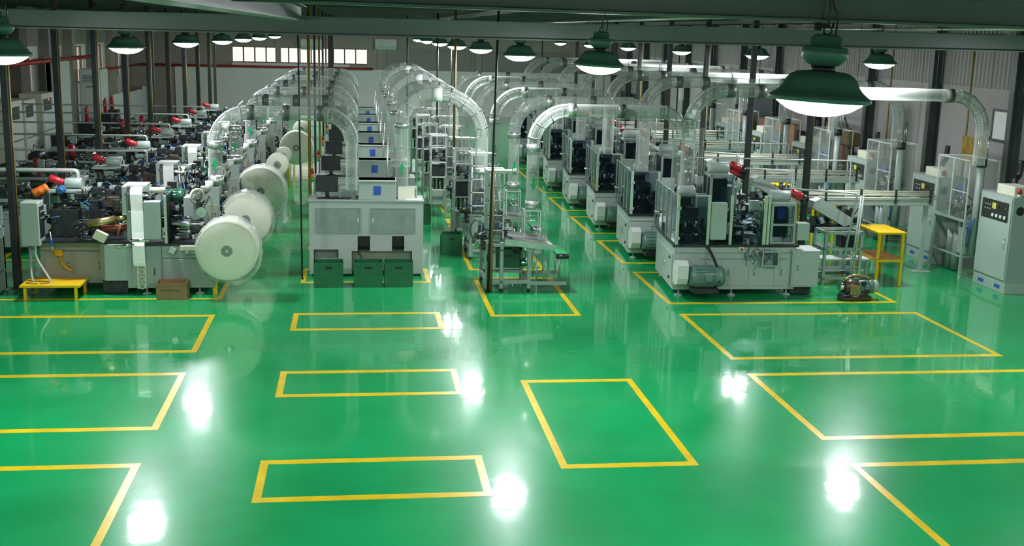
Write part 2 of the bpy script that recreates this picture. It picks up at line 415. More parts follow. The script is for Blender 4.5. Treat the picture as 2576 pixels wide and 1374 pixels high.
# ceiling: dark deck, purlins, green beams
ceiling = structure(G().box(XL-.3, YF-.3, ZC, XR+.3, YB+.3, ZC+.15).build('ceiling', 'ceil')); ceiling['label'] = 'dark green ceiling deck on purlins and green steel beams'
pg = G().box(XL+.02, -.06, -.22, XR-.02, .06, 0)
pur = pg.build('purlin', 'ceil', ceiling); pur.location = (0, -2, ZC-.001)
y = 0.6
while y < YB:
    if abs(y-17.2) > .3:
        q = pur.copy(); COL.objects.link(q); q.location = (0, y, ZC-.001)
    y += 2.05
def ibeam(L0, L1, axis, pos, z0, z1, w):
    g = G(); t = .018
    if axis == 'x':
        g.box(L0, pos-w, z0, L1, pos+w, z0+t).box(L0, pos-w, z1-t, L1, pos+w, z1).box(L0, pos-.01, z0+t, L1, pos+.01, z1-t)
    else:
        g.box(pos-w, L0, z0, pos+w, L1, z0+t).box(pos-w, L0, z1-t, pos+w, L1, z1).box(pos-.01, L0, z0+t, pos+.01, L1, z1-t)
    return g.build('beam', 'beam', ceiling)
ibeam(XL+.02, XR-.02, 'x', 17.2, 4.90, 5.15, .12)
b = ibeam(-1.0, XR-.02, 'x', 0, -.10, .10, .09); b.location = (0, 7.75, 5.25); b.rotation_euler = (0, math.radians(.45), 0)
ibeam(YF+.1, 17.07, 'y', -.8, 5.09, 5.3, .09)
for y in (26.5, 40.0, 53.5, 66.5): ibeam(XL+.02, XR-.02, 'x', y, 5.0, 5.25, .1)
for x in (-4.1, 3.13, 10.5): G().box(x-.025, YF+.2, 5.40, x+.025, YB-.3, 5.5).build('lamp_rail', 'beam', ceiling)
for x in (-9.5, 5.2, 12.2): G().cyl((x, YF+.3, 5.3), (x, YB-.3, 5.3), .03, n=8).build('ceiling_conduit', 'pipegrey', ceiling)
G().cyl((XL+.5, 46.0, 4.86), (1.5, 46.0, 4.86), .05, n=8).build('ceiling_pipe', 'orange', ceiling, 'thin orange pipe under the ceiling')

# ------------------------------------------------------------------ lamps
def make_lamp(label, loc):
    t = thing('high_bay_lamp', loc, label, 'lamp', 'green high bay lamps hanging in three rows')
    G().lathe([(.25, -.014), (.266, -.006), (.264, .010), (.240, .026), (.215, .046), (.197, .070), (.185, .096), (.165, .122), (.130, .140), (.06, .148), (.06, .144), (.125, .136), (.160, .118), (.180, .092), (.192, .066), (.210, .042), (.236, .020), (.248, .004)], n=40).build('shade', 'lampgreen', t)
    G().lathe([(.242, .004), (.215, -.026), (.165, -.058), (.10, -.080), (.04, -.089), (0.0001, -.090)], n=32).build('lens', 'lens', t)
    G().cyl((0, 0, .138), (0, 0, .172), .063, n=18).build('neck', 'black', t)
    G().lathe([(.05, .168), (.085, .180), (.110, .205), (.118, .222), (.118, .262), (.108, .268), (.080, .272), (.080, .318), (.06, .332)], n=28).build('ballast_housing', 'lampgreen', t)
    G().ring((0, 0, .242), (0, 0, 1), .119, .006, n=28).build('housing_rim', 'lampgreen', t)
    G().tube(arc((0, 0, .352), .022, 0, 360, 12)[:-1], .006, 6, closed=True).tube([(0, 0, .372), (.006, .01, .45), (-.004, 0, .56), (0, 0, .66)], .007, 6).build('hook', 'black', t)
    G().tube(spline([(.05, .02, .30), (.06, .03, .42), (.02, .02, .5), (.01, .02, .62)]), .006, 5).build('cable', 'black', t)
    return t
ZL = 4.61
lamp0 = None
rows = {'left': (-4.1, [-.6, 6.9, 14.3, 21.75, 29.2, 36.9, 43.6, 50.6, 60.0]), 'middle': (3.13, [-.1, 7.62, 15.05, 22.6, 29.9, 37.2, 45.0, 53.2, 60.5]), 'right': (10.5, [-.1, 7.5, 15.1, 22.6, 30.0, 37.3, 45.0, 52.5, 60.5])}  # farthest lamp of each row is added, only to light the back wall
for rn, (x, ys) in rows.items():
    for k, y in enumerate(ys):
        first = {'left': 2, 'middle': 1, 'right': 3}[rn]      # nearest lamp inside the picture
        lab = 'lit green high bay lamp, %s in the %s lamp row' % (ordinal(k-first, len(ys)-first), rn)
        if k < first: lab = 'lit green high bay lamp outside the picture, %s lamp row, number %s overhead' % (rn, ['one', 'two', 'three'][k])
        z = ZL - (0.0 if y < 18 else .03) - (.03 if y > 33 else 0)
        if lamp0 is None:
            lamp0 = make_lamp(lab, (x, y, z)); lamp0.scale = (1.3, 1.3, 1.3)
        else:
            q = dup(lamp0, (x, y, z), lab)
            if rn == 'middle' and k in (1, 2): q.rotation_euler = (0, math.radians(2.6), 0)

# ------------------------------------------------------------------ poles
def pole(name, x, y, label, r, mat='pipedark', yellow=None, z0=0.0, z1=5.55, sq=False, dx=0.0, yz=(0.0, 5.5)):
    t = thing(name, (x, y, 0), label, 'pole', 'conduit poles between the machines')
    if sq: G().box(-r, -r, z0, r, r, z1, .008).build('post', mat, t)
    else: G().tube([(dx, 0, z1), (dx*.5, 0, (z0+z1)/2), (0, 0, z0)], r, 10).build('post', mat, t)
    if yellow:
        G().cyl((r+yellow*1.05, 0.02, yz[0]), (r+yellow*1.05, .02, yz[1]), yellow, n=8).build('yellow_pipe', 'pipeyellow', t)
    if z0 == 0.0: G().box(-r*1.6, -r*1.6, 0, r*1.6, r*1.6, .015).build('base_plate', mat, t)
    return t
for k in range(8): pole('conduit_pole', 9.25, 22.9+P*k, 'dark square conduit pole with a yellow pipe behind the right machines, %s' % ordinal(k, 8), .058, yellow=.018, sq=True)
for k in range(9): pole('conduit_pole', -6.43, 22.5+P*k, 'dark square conduit pole with a yellow pipe beside the left machines, %s' % ordinal(k, 9), .06, yellow=.016, sq=True)
pole('cable_pole', -1.12, 23.25, 'thin dark cable hanging to the floor beside the nearest console', .017, dx=-.03)
pole('conduit_pole', -1.10, 27.0, 'yellow brown pipe beside the second console from the front', .036, 'pipeyellow')
for k in range(2, 6): pole('conduit_pole', -1.10, 23.3+3.7*k, 'slim dark pipe beside the console that is %s' % ordinal(k), .028, 'pipeyellow' if k % 2 else 'pipedark')
pole('conduit_pole', -1.02, 45.8, 'square grey post at the end of the console row', .10, 'pipedark', sq=True)
pole('conduit_pole', 2.52, 21.93, 'dark cable and yellow pipe at the front corner of the nearest collecting stand', .022, yellow=.032, dx=.10, yz=(0.0, 2.45))
pole('conduit_pole', 2.45, 29.6, 'yellow brown pipe among the collecting stands', .036, 'pipeyellow')
pole('conduit_pole', 2.5, 36.9, 'slim dark pipe among the far collecting stands', .03)
pole('conduit_pole', 1.85, 44.0, 'slim dark rod behind the far collecting stands', .03)
pole('conduit_pole', 3.6, 45.0, 'slim dark rod right of the far collecting stands', .03)
for (x, y, l) in ((14.45, 30.3, 'slim yellow pipe on the right wall near the second control cabinet'), (14.35, 25.9, 'slim yellow pipe on the right wall beside the nearest control cabinet')):
    pole('wall_pipe', x, y, l, .024, 'pipeyellow')
for i, (x, y) in enumerate(((12.3, 44), (12.0, 49), (11.5, 54), (9.0, 57), (14.3, 34.2), (14.3, 38.6), (13.4, 60))):
    pole('drop_rod', x, y, 'thin dark drop rod before the right wall, %s' % ordinal(i, 7), .03)
for i, (x, y) in enumerate(((-7.4, 52), (-6.6, 56), (-7.9, 47))):
    pole('steel_post', x, y, 'dark blue green post before the back wall, %s' % ordinal(i, 3), .06, 'column', sq=True)
# red pipes on brackets
def wall_pipe(label, pts, r, brackets):
    t = thing('fire_pipe', pts[0], label, 'pipe'); o = Vector(pts[0])
    G().tube([Vector(q)-o for q in pts], r, 8).build('pipe_run', 'redpipe', t)
    for b0, b1 in brackets: G().bar(Vector(b0)-o, Vector(b1)-o, .04).build('bracket', 'redpipe', t)
wall_pipe('long red pipe along the back wall above the white partition', [(-12.4, 69.6, 2.72), (0.9, 69.6, 2.72)], .07, [((x, 69.6, 2.72), (x, YB, 2.72)) for x in (-12, -8.4, -5.9, .7)])
wall_pipe('red pipe along the far left wall under the windows', [(-12.4, 58.5, 2.72), (-12.4, 69.4, 2.72)], .06, [((-12.4, y, 2.72), (XL, y, 2.72)) for y in (59.8, 63.2)])
wall_pipe('red pipe running along the right wall', [(14.9, 44.3, 3.3), (14.9, 44.3, 3.62), (14.9, 69, 3.62)], .055, [((14.9, y, 3.62), (XR, y, 3.62)) for y in (46, 52, 58, 64)])
wall_pipe('thick rusty red pipe on the left wall between the brown columns', [(-12.3, 44, 3.45), (-12.3, 57, 3.45)], .09, [((-12.3, y, 3.45), (XL, y, 3.45)) for y in (45, 52.5)])

# ------------------------------------------------------------------ parts used by several things
def motor(t, c, axis, r, L, mat, name='motor', fins=True, fan='black', label=None):
    """finned electric motor with end bell, fan cowl and terminal box; one part with sub-parts"""
    c = Vector(c); d = Vector(axis).normalized()
    g = G().lathe([(r*.55, -L*.5), (r*.9, -L*.46), (r, -L*.4), (r, L*.22), (r*.97, L*.24), (r*1.0, L*.26), (r*1.0, L*.42), (r*.85, L*.49), (r*.3, L*.5)], c, d, 22)
    m = g.build(name, mat, t, label)
    if fins:
        a = d.orthogonal().normalized(); b = d.cross(a); g = G()
        for i in range(18):
            w = 2*math.pi*i/18; u = math.cos(w)*a+math.sin(w)*b
            g.bar(c-d*L*.36+u*r*1.03, c+d*L*.20+u*r*1.03, r*.07)
        g.build('cooling_fins', mat, m)
    up = Vector((0, 0, 1)); side = d.cross(up)
    q = c + side*r*.95 if abs(d.z) < .5 else c
    G().box(q.x-r*.35, q.y-r*.35, q.z-r*.3, q.x+r*.35, q.y+r*.35, q.z+r*.35, .01).build('terminal_box', mat, m)
    return m
def clutter(rng, x0, y0, z0, x1, y1, z1, n, big=.16):
    """linkages, brackets, shafts and hoses inside a machine"""
    gs = {'darkm': G(), 'steel': G(), 'oily': G(), 'grey': G(), 'hose': G(), 'bluehose': G()}
    for i in range(n):
        x, y, z = rng.uniform(x0, x1), rng.uniform(y0, y1), rng.uniform(z0, z1)
        k = rng.random()
        if k < .34:
            a, b, c = rng.uniform(.03, big), rng.uniform(.03, big), rng.uniform(.03, big)
            gs[rng.choice(['darkm', 'darkm', 'darkm', 'grey', 'oily'])].box(x-a, y-b, z-c, x+a, y+b, z+c, .008, rot=Matrix.Rotation(rng.choice([0, 0, 0, rng.uniform(-.6, .6)]), 3, rng.choice('XYZ')))
        elif k < .58:
            L = rng.uniform(.06, .3); d = Vector(rng.choice([(1, 0, 0), (0, 1, 0), (0, 0, 1), (.6, .2, .7)])).normalized()*L; r = rng.uniform(.012, .045)
            p = Vector((x, y, z)); gs[rng.choice(['steel', 'steel', 'darkm', 'oily'])].cyl(p-d*.5, p+d*.5, r, n=10)
        elif k < .72:
            r = rng.uniform(.05, .11); p = Vector((x, y, z)); d = Vector(rng.choice([(1, 0, 0), (0, 1, 0), (0, 0, 1)]))
            gs[rng.choice(['darkm', 'steel', 'grey'])].cyl(p-d*.02, p+d*.02, r, n=16)
        else:
            p = [Vector((x, y, z))]
            for q in range(3): p.append(p[-1]+Vector((rng.uniform(-.22, .22), rng.uniform(-.18, .12), rng.uniform(-.2, .16))))
            for q in p: q.z = max(q.z, z0+.02); q.x = min(max(q.x, x0-.05), x1+.05); q.y = min(max(q.y, y0-.05), y1+.05)
            gs[rng.choice(['hose', 'hose', 'hose', 'bluehose'])].tube(spline(p, 4), rng.uniform(.008, .015), 5)
    return gs
def place_clutter(gs, t):
    for k, nm, mt in (('darkm', 'mechanism_block', 'darkm'), ('steel', 'linkage', 'steel'), ('oily', 'cam_block', 'oily'), ('grey', 'bracket', 'grey'), ('hose', 'air_hose', 'black'), ('bluehose', 'blue_hose', 'bluehose')):
        if gs[k].f: gs[k].build(nm, mt, t, kind='stuff')
def foot(t, x, y, h=.13):
    G().lathe([(.085, 0), (.085, .018), (.05, .035), (.018, .04), (.018, h)], (x, y, 0), n=16).build('levelling_foot', 'palegrey', t)
def handle(parent, p, L=.11, axis='z', mat='chrome', off=(0, -1, 0)):
    p = Vector(p); o = Vector(off)*.03; d = Vector((0, 0, L/2)) if axis == 'z' else (Vector((L/2, 0, 0)) if axis == 'x' else Vector((0, L/2, 0)))
    return G().tube([p-d, p-d+o, p+d+o, p+d], .009, 6).build('handle', mat, parent)
def arrow_sticker(t, x, y, z, up, s=1.0):
    w, h = .045*s, .17*s; sg = 1 if up else -1
    poly = [(x-w*.35, z-sg*h*.5), (x+w*.35, z-sg*h*.5), (x+w*.35, z), (x+w, z), (x, z+sg*h*.5), (x-w, z), (x-w*.35, z)]
    return G().prism(poly, 'y', y-.004, y).build('arrow_sticker', 'arrow', t, 'green flow arrow sticker')

# ------------------------------------------------------------------ right row: cup forming machines
def right_machine(label, loc):
    t = thing('cup_forming_machine', loc, label, 'machine', 'cup forming machines in the right row')
    # base cabinet with a slanted left end (local x from 0)
    body = G().prism([(.03, 0), (2.52, 0), (2.52, 2.08), (.22, 2.08)], 'z', .13, .985).build('base_cabinet', 'palegrey', t)
    G().prism([(0, -.03), (2.56, -.03), (2.56, 2.12), (.19, 2.12)], 'z', .985, 1.03).build('bed_plate', 'darkm', t, 'dark steel bed plate')
    G().box(.05, -.006, .86, 2.5, -.0005, .868).box(.55, -.006, .74, 2.35, -.0005, .748).build('panel_seam', 'darkm', body)
    for x0, x1 in ((1.02, 1.55), (1.57, 2.08), (2.1, 2.34)):
        d = G().box(x0, -.012, .2, x1, -.001, .72, .004).build('door', 'palegrey', body)
        handle(d, ((x0+.12) if x0 != 1.57 else x0+.1, -.012, .48))
    sd = G()
    rotz = Matrix.Rotation(math.atan2(.19, 2.08)*-1, 3, 'Z')
    sd.box(-.015, .12, .2, 0.0, 1.9, .82, .004, rot=rotz, piv=(0, 0, 0)); d = sd.build('door', 'palegrey', body); d.location = (.03, 0, 0)
    for yy, zz in ((.35, .72), (.35, .32)): G().cyl((.03+yy*.0913-.04, yy, zz), (.03+yy*.0913, yy, zz), .03, n=12).build('lock', 'darkm', body)
    for yy in (.75, .95): handle(body, (.015+yy*.0913, yy, .52), .12, off=(-1, 0, 0))
    for x, y in ((.18, .08), (1.25, .06), (2.4, .08), (.35, 1.95), (2.4, 1.95)): foot(t, x, y)
    # drive motor in front
    G().prism([(-.17, .42), (-.10, .30), (.04, .26), (.16, .30), (.19, .42), (.19, .62), (.10, .74), (-.06, .76), (-.17, .68)], 'x', .03, .24).build('belt_cover', 'white', t).location = (.0, -.18, 0)
    mo = motor(t, (.62, -.24, .45), (1, 0, 0), .20, .70, 'motorgreen', 'drive_motor')
    G().box(.35, -.42, .12, .85, -.04, .25, .02).build('motor_mount', 'black', t)
    G().tube(spline([(.68, -.02, .98), (.72, -.07, .93), (.80, -.22, .72), (.84, -.36, .52), (.83, -.42, .36)], 6), .028, 8).build('motor_cable', 'black', t)
    # front pneumatic cluster
    G().box(1.32, -.05, .90, 1.43, -.001, .99, .006).build('emergency_stop_box', 'cream', t)
    G().cyl((1.375, -.085, .945), (1.375, -.05, .945), .025, n=12).build('emergency_stop_button', 'red', t)
    g = G().box(1.52, -.10, .84, 1.56, -.001, .95).box(1.64, -.12, .86, 1.69, -.001, .94)
    for i in range(5): g.cyl((1.50+.05*i, -.06, .80+.02*(i % 2)), (1.50+.05*i, -.06, .88), .018, n=8)
    g.build('air_regulator', 'grey', t, kind='stuff')
    G().frame(1.78, -.14, .62, 2.12, -.001, .92, .02, 'y').build('filter_rack', 'alu', t)
    for i in range(4): G().cyl((1.83+i*.08, -.07, .66), (1.83+i*.08, -.07, .88), .026, n=12).build('filter_bowl', 'acrylic', t)
    rng = random.Random(5); g = G(); g2 = G()
    for i in range(16):
        x = rng.uniform(1.5, 2.05); p = [(x, -.03, rng.uniform(.88, .98))]
        for q in range(3): p.append((p[-1][0]+rng.uniform(-.09, .09), rng.uniform(-.13, -.03), p[-1][2]-rng.uniform(.03, .14)))
        (g if i % 3 else g2).tube(spline(p, 4), .007, 5)
    g.build('air_hose', 'motordkgreen', t, kind='stuff'); g2.build('blue_hose', 'bluehose', t, kind='stuff')
    # side cabinet at the right end
    sc = G().box(2.42, -.08, .19, 2.98, .5, .91, .006).build('side_cabinet', 'palegrey', t)
    G().box(2.40, -.10, .91, 3.0, .52, .925).build('cabinet_lid', 'white', sc)
    d = G().box(2.46, -.092, .22, 2.94, -.081, .88, .003).build('door', 'palegrey', sc); handle(d, (2.53, -.092, .58), .1)
    G().box(2.46, .05, .02, 2.9, .45, .19).build('cabinet_plinth', 'darkm', sc)
    # smoked guard: posts and panes
    for x, w in ((.04, .055), (.66, .05), (1.12, .05), (1.80, .06), (1.88, .05)):
        G().box(x, -.02, 1.03, x+w, .035, 2.0, .004).build('guard_post', 'postgreen', t)
    G().box(.02, -.032, 1.13, .12, -.02, 1.19).box(.02, -.032, 1.72, .12, -.02, 1.78).build('hinge', 'palegrey', t)
    G().box(.10, 0, 1.04, .655, .008, 1.98).build('guard_pane', 'tint', t, 'smoked guard pane')
    G().box(1.175, .0, 1.04, 1.795, .008, 1.72).build('guard_pane', 'tint', t, 'smoked guard pane')
    ys = [.03, .50, .98, 1.45, 1.92, 2.34]
    for i in range(5):
        xa, xb = .03+ys[i]*.085, .03+ys[i+1]*.085
        G().prism([(xa, ys[i]+.012), (xa+.008, ys[i]+.012), (xb+.008, ys[i+1]-.012), (xb, ys[i+1]-.012)], 'z', 1.04, 2.0).build('guard_pane', 'tint', t, 'smoked guard pane')
        G().box(xb-.012, ys[i+1]-.012, 1.03, xb+.012, ys[i+1]+.012, 2.02).build('guard_edge', 'alu', t)
        G().bar((xa, ys[i], 2.01), (xb, ys[i+1], 2.01), .012).build('guard_rail', 'alu', t)
    G().box(.05, 1.0, 1.15, .07, 1.35, 1.7).build('blue_notice', 'blue', t).location = (.10, -.55, 0)
    # electric box, tower cabinets
    b2 = G().box(.73, -.03, 1.13, 1.05, .13, 1.86, .01).build('electric_box', 'palegrey', t)
    for x0, x1, y0, y1, z0, z1, nm in ((1.95, 2.46, -.02, .55, 1.05, 1.86, 'glazed_tower'), (.92, 1.42, .75, 1.3, 1.05, 2.32, 'glazed_tower')):
        g = G()
        for x in (x0, x1-.045):
            for yy in (y0, y1-.045): g.box(x, yy, z0, x+.045, yy+.045, z1)
        g.box(x0, y0, z1-.05, x1, y1, z1).box(x0, y0, z0, x1, y0+.045, z0+.04).box(x0+.045, y0, z0+.36, x1-.045, y0+.04, z0+.40)
        tw = g.build('tower_frame', 'grey', t)
        G().box(x0+.05, y0+.012, z0+.04, x1-.05, y0+.02, z1-.05).build('tower_pane', 'tint', tw)
        G().box(x0+.012, y0+.05, z0+.04, x0+.02, y1-.05, z1-.05).build('tower_pane', 'tint', tw)
        G().box(x0+.09, y0+.2, z0+.1, x1-.09, y1-.05, z1-.12, .01).build('tower_core', 'darkm', tw)
        G().box(x0+.18, y0+.13, z0+.48, x0+.33, y0+.19, z0+.72).build('blue_notice', 'blue', tw)
        G().lathe([(.09, -.21), (.11, -.19), (.11, .19), (.09, .21)], ((x0+x1)/2-.02, (y0+y1)/2, z1+.11), (1, 0, 0), 20).build('grey_drum', 'palegrey', tw)
        G().box((x0+x1)/2-.2, (y0+y1)/2-.06, z1, (x0+x1)/2+.16, (y0+y1)/2+.06, z1+.03).build('drum_bracket', 'grey', tw)
        m2 = motor(tw, (x1+.08, (y0+y1)/2, z1+.13), (.9, 0, -.42), .085, .26, 'red', 'red_motor', fins=False)
        G().cyl((x1+.18, (y0+y1)/2, z1+.08), (x1+.30, (y0+y1)/2, z1+.02), .085, n=14).build('gearbox', 'black', tw)
    G().lathe([(.10, -.17), (.12, -.15), (.12, .15), (.10, .17)], (.42, .75, 1.98), (1, 0, 0), 18).build('hot_air_drum', 'grey', t)
    G().box(.58, .5, 1.35, .86, .9, 1.92, .01).box(.62, .55, 1.03, .72, .8, 1.35).build('gear_housing', 'grey', t)
    G().box(1.20, .95, 1.5, 1.55, 1.35, 2.05, .01).box(1.30, 1.0, 1.03, 1.42, 1.2, 1.5).build('motor_housing', 'grey', t)
    # turret with mandrels
    g = G().cyl((1.48, .55, 1.30), (1.48, .55, 1.40), .27, n=28).cyl((1.48, .55, 1.03), (1.48, .55, 1.30), .12, n=18)
    tu = g.build('turret', 'steel', t)
    for i in range(8):
        a = 2*math.pi*i/8; c, s_ = math.cos(a), math.sin(a)
        G().cyl((1.48+.25*c, .55+.25*s_, 1.35), (1.48+.42*c, .55+.42*s_, 1.35), .05, .04, n=14).build('mandrel', 'chrome', tu)
    G().cyl((.45, .62, 1.03), (.45, .62, 1.18), .26, n=24).cyl((.45, .62, 1.18), (.45, .62, 1.24), .2, n=24).build('indexing_table', 'darkm', t)
    for i in range(6):
        a = i*math.pi/3; G().cyl((.45+.2*math.cos(a), .62+.2*math.sin(a), 1.24), (.45+.2*math.cos(a), .62+.2*math.sin(a), 1.42), .03, n=10).build('plunger', 'steel', t)
    for x in (.25, 1.2, 1.75): G().cyl((x, 1.35, 1.03), (x, 1.35, 1.95), .03, n=12).build('guide_column', 'steel', t)
    G().box(.2, .95, 1.7, .9, 1.5, 1.8, .01).box(1.0, 1.25, 1.75, 1.85, 1.6, 1.85, .01).build('top_plate', 'darkm', t)
    place_clutter(clutter(random.Random(11), .18, .22, 1.05, .95, 1.9, 1.72, 60, .13), t)
    place_clutter(clutter(random.Random(12), 1.15, .25, 1.05, 2.4, 1.9, 1.66, 70, .12), t)
    G().box(2.5, -.02, 1.12, 2.75, .2, 1.46, .006).build('junction_box', 'palegrey', t)
    G().box(1.62, .35, 1.62, 1.82, .42, 1.86, .004).build('sensor_frame', 'palegrey', t)
    return t
rm0 = None
for k in range(7):
    y = 21.55+3.86*k
    lab = 'pale grey cup forming machine with smoked guards, %s in the right row' % ordinal(k, 7)
    if rm0 is None: rm0 = right_machine(lab, (6.1, y, 0))
    else: dup(rm0, (6.1, y, 0), lab)

# ------------------------------------------------------------------ left row: paper fed machines
def left_machine(label, loc):
    t = thing('paper_fed_machine', loc, label, 'machine', 'paper fed cup machines in the left row')
    b1 = G().box(.08, .34, .16, 1.5, 2.0, .98, .006).build('left_base_cabinet', 'beigegrey', t)
    G().box(.1, .332, .78, 1.2, .339, .786).box(.1, .332, .93, 1.2, .339, .936).build('panel_seam', 'darkm', b1)
    for x0 in (.16, .70):
        d = G().box(x0, .326, .22, x0+.5, .339, .76, .003).build('door', 'beigegrey', b1); handle(d, (x0+.44, .326, .5), .1)
    b2 = G().prism([(1.22, .12), (1.32, -.02), (1.72, -.02), (1.78, .12), (1.78, 1.0), (1.22, 1.0)], 'z', .28, .96).build('corner_cabinet', 'palegrey', t)
    G().box(1.25, .1, .02, 1.7, .9, .28).build('corner_plinth', 'darkm', b2)
    b3 = G().box(1.72, 0, .13, 3.32, 1.9, .93, .006).build('right_base_cabinet', 'grey', t)
    G().box(2.35, -.006, .70, 3.3, -.0005, .708).box(2.35, -.006, .14, 2.358, -.0005, .92).build('panel_seam', 'darkm', b3)
    for x0, x1 in ((1.80, 2.32), (2.38, 3.25)):
        d = G().box(x0, -.012, .2, x1, -.001, .68, .003).build('door', 'grey', b3); handle(d, (x1-.1, -.012, .45), .12, mat='darkm')
    g = G()
    for zz in (.17, .31, .45): g.ring((1.98, -.02, zz), (0, 1, 0), .05, .012, n=18)
    g.box(1.90, -.018, .12, 1.925, -.012, .55).box(2.035, -.018, .12, 2.06, -.012, .55); g.build('vent_plate', 'cream', b3)
    for x in (2.05, 3.02): foot(t, x, .08)
    for x in (.3, 1.2, 3.0): foot(t, x, 1.7)
    G().box(.1, .05, .985, 1.75, 1.95, 1.02).box(1.72, 0.0, .935, 3.34, 1.9, .975).build('bed_plate', 'darkm', t)
    # pendant panel
    pb = G().box(-.12, -.06, .94, .20, .34, 1.75, .012).build('pendant_panel', 'palegrey', t)
    G().box(.201, -.02, 1.08, .208, .30, 1.66).build('panel_face', 'panelblack', pb)
    for i in range(5):
        for j in range(2): G().cyl((.208, .02+.055*i, 1.56-.12*j), (.222, .02+.055*i, 1.56-.12*j), .014, n=8).build('push_button', ['chrome', 'red', 'chrome', 'greenbelt', 'chrome'][i], pb)
    G().tube(spline([(.1, .0, .94), (.12, -.02, .7), (.3, -.08, .40), (.36, -.10, .26), (.22, -.12, .18), (.05, -.1, .3), (-.02, .05, .62)], 6), .022, 8).build('pendant_cable', 'pipegrey', t)
    G().tube([(-.05, .2, .02), (-.05, .2, .94)], .03, 8).build('pendant_post', 'grey', t)
    # coiled yellow air hose
    g = G(); pts = []
    for i in range(120):
        a = i*.9; q = i/119; pts.append((.46+.20*q*q+.03*math.cos(a), .26+.03*math.sin(a), .80-.08*math.sin(q*3)-.36*q))
    g.tube(pts, .007, 5); pts = []
    for i in range(60):
        a = i*1.3; pts.append((.44+.09*math.cos(a*.9)*.9, .24+.03*math.sin(a), .76+.05*math.sin(a*.7)))
    g.tube(pts, .008, 5); g.build('coiled_air_hose', 'yellow', t)
    G().tube([(.40, .02, .84), (.37, .02, 1.20)], .010, 6).build('hose_rod', 'white', t)
    G().box(.36, .0, .93, .40, .05, 1.05, .005).build('air_gun', 'blue', t)
    # frames and dark forming section
    fr = G()
    for x, y in ((.80, .75), (.80, 1.25), (.22, 1.25)): fr.box(x, y, 1.02, x+.06, y+.06, 1.86)
    fr.box(.18, .72, 1.83, .88, 1.33, 1.87).box(.45, .76, 1.35, .80, .80, 1.40); fr.build('upright_frame', 'palegrey', t)
    G().lathe([(.08, -.16), (.10, -.14), (.10, .14), (.08, .16)], (.60, 1.0, 1.98), (1, 0, 0), 18).build('white_drum', 'palegrey', t)
    motor(t, (.30, .95, 2.04), (.88, .1, -.35), .07, .28, 'red', 'red_motor', fins=False)
    motor(t, (-.35, 1.0, 1.85), (.8, 0, .3), .08, .3, 'darkm', 'small_motor', fins=False)
    G().box(.28, .45, 1.02, .78, 1.3, 1.55, .01).box(.95, .6, 1.02, 1.15, 1.3, 1.7, .01).build('forming_block', 'darkm', t)
    for x in (.98, 1.42): G().box(x, 1.28, 1.02, x+.08, 1.36, 1.95).build('guard_post', 'postgreen', t)
    # heater barrels
    g = G().cyl((1.02, .05, 1.33), (1.52, .12, 1.42), .075, n=18).cyl((1.52, .12, 1.42), (1.72, .15, 1.45), .05, n=16)
    g.build('heater_barrel', 'brass', t)
    G().cyl((1.25, .2, 1.22), (1.75, .25, 1.26), .06, n=16).cyl((1.55, .1, 1.12), (1.62, .1, 1.34), .03, n=10).build('lower_barrel', 'redhose', t)
    g = G()
    for i in range(6):
        a = .035*i; w = (-1)**i*.05; g.tube(spline([(1.05+a*.6, .15, 1.40-a*.6), (.86+a+w*.4, .02+w, 1.40-a*1.2), (.74+a*1.2, -.02-w, 1.22+w*.5), (.80+a*.8, .02+w, 1.08), (1.02+a, .06, 1.03)], 5), .009+.003*(i % 3), 6)
    g.build('cable_bundle', 'darkm', t)
    G().box(1.15, -.05, 1.03, 1.38, .08, 1.21, .01, rot=Matrix.Rotation(.5, 3, 'Y')).build('terminal_box', 'cream', t)
    # paper web over rollers
    g = G(); w0, w1 = 1.80, 2.02
    path = [(.45, 2.02), (.25, 2.03), (.10, 1.98), (.045, 1.9), (.04, 1.6), (.0, 1.2), (-.02, 1.08), (-.05, 1.02), (-.085, .95), (-.085, .62), (-.06, .56)]
    v = []
    for i, (y, z) in enumerate(path):
        sx = .06*i/len(path); v += [(w0+sx, y, z), (w1+sx, y, z)]
    for i, (y, z) in enumerate(path):
        sx = .06*i/len(path); v += [(w0+sx, y+.004, z+.003), (w1+sx, y+.004, z+.003)]
    n = len(path); f = []
    for i in range(n-1):
        a = 2*i; f += [(a, a+1, a+3, a+2), (2*n+a, 2*n+a+2, 2*n+a+3, 2*n+a+1), (a, a+2, 2*n+a+2, 2*n+a), (a+1, 2*n+a+1, 2*n+a+3, a+3)]
    f += [(0, 2*n, 2*n+1, 1), (2*n-2, 2*n-1, 4*n-1, 4*n-2)]
    g._add(v, f); g.build('paper_web', 'paper', t, 'white strip of paper running down over rollers')
    for a, b, r in (((1.72, .10, 1.9), (2.14, .10, 1.9), .045), ((1.8, -.02, 1.04), (2.14, -.02, 1.04), .035), ((1.55, -.06, .93), (1.88, -.06, .97), .03)): G().cyl(a, b, r, n=14).build('web_roller', 'chrome', t)
    G().box(1.66, .08, 1.55, 1.74, .6, 2.04, .006).box(1.72, .12, .98, 1.80, .4, 1.55, .006).build('web_side_plate', 'palegrey', t)
    G().box(1.68, .2, 2.02, 2.1, .62, 2.06, .004).build('web_hood', 'white', t)
    G().cyl((2.14, .3, 1.95), (2.42, .3, 1.95), .06, n=16).build('idler_roller', 'cream', t)
    G().box(2.06, -.04, 1.06, 2.36, .16, 1.78, .012).build('electric_box', 'palegrey', t)
    G().box(2.42, .0, .98, 2.47, .05, 1.88, .003).build('guard_post', 'postgreen', t)
    G().box(2.47, .02, .98, 2.49, .8, 1.9).build('guard_edge', 'black', t)
    motor(t, (2.52, .75, 1.79), (1, 0, 0), .12, .36, 'motordkgreen', 'green_motor')
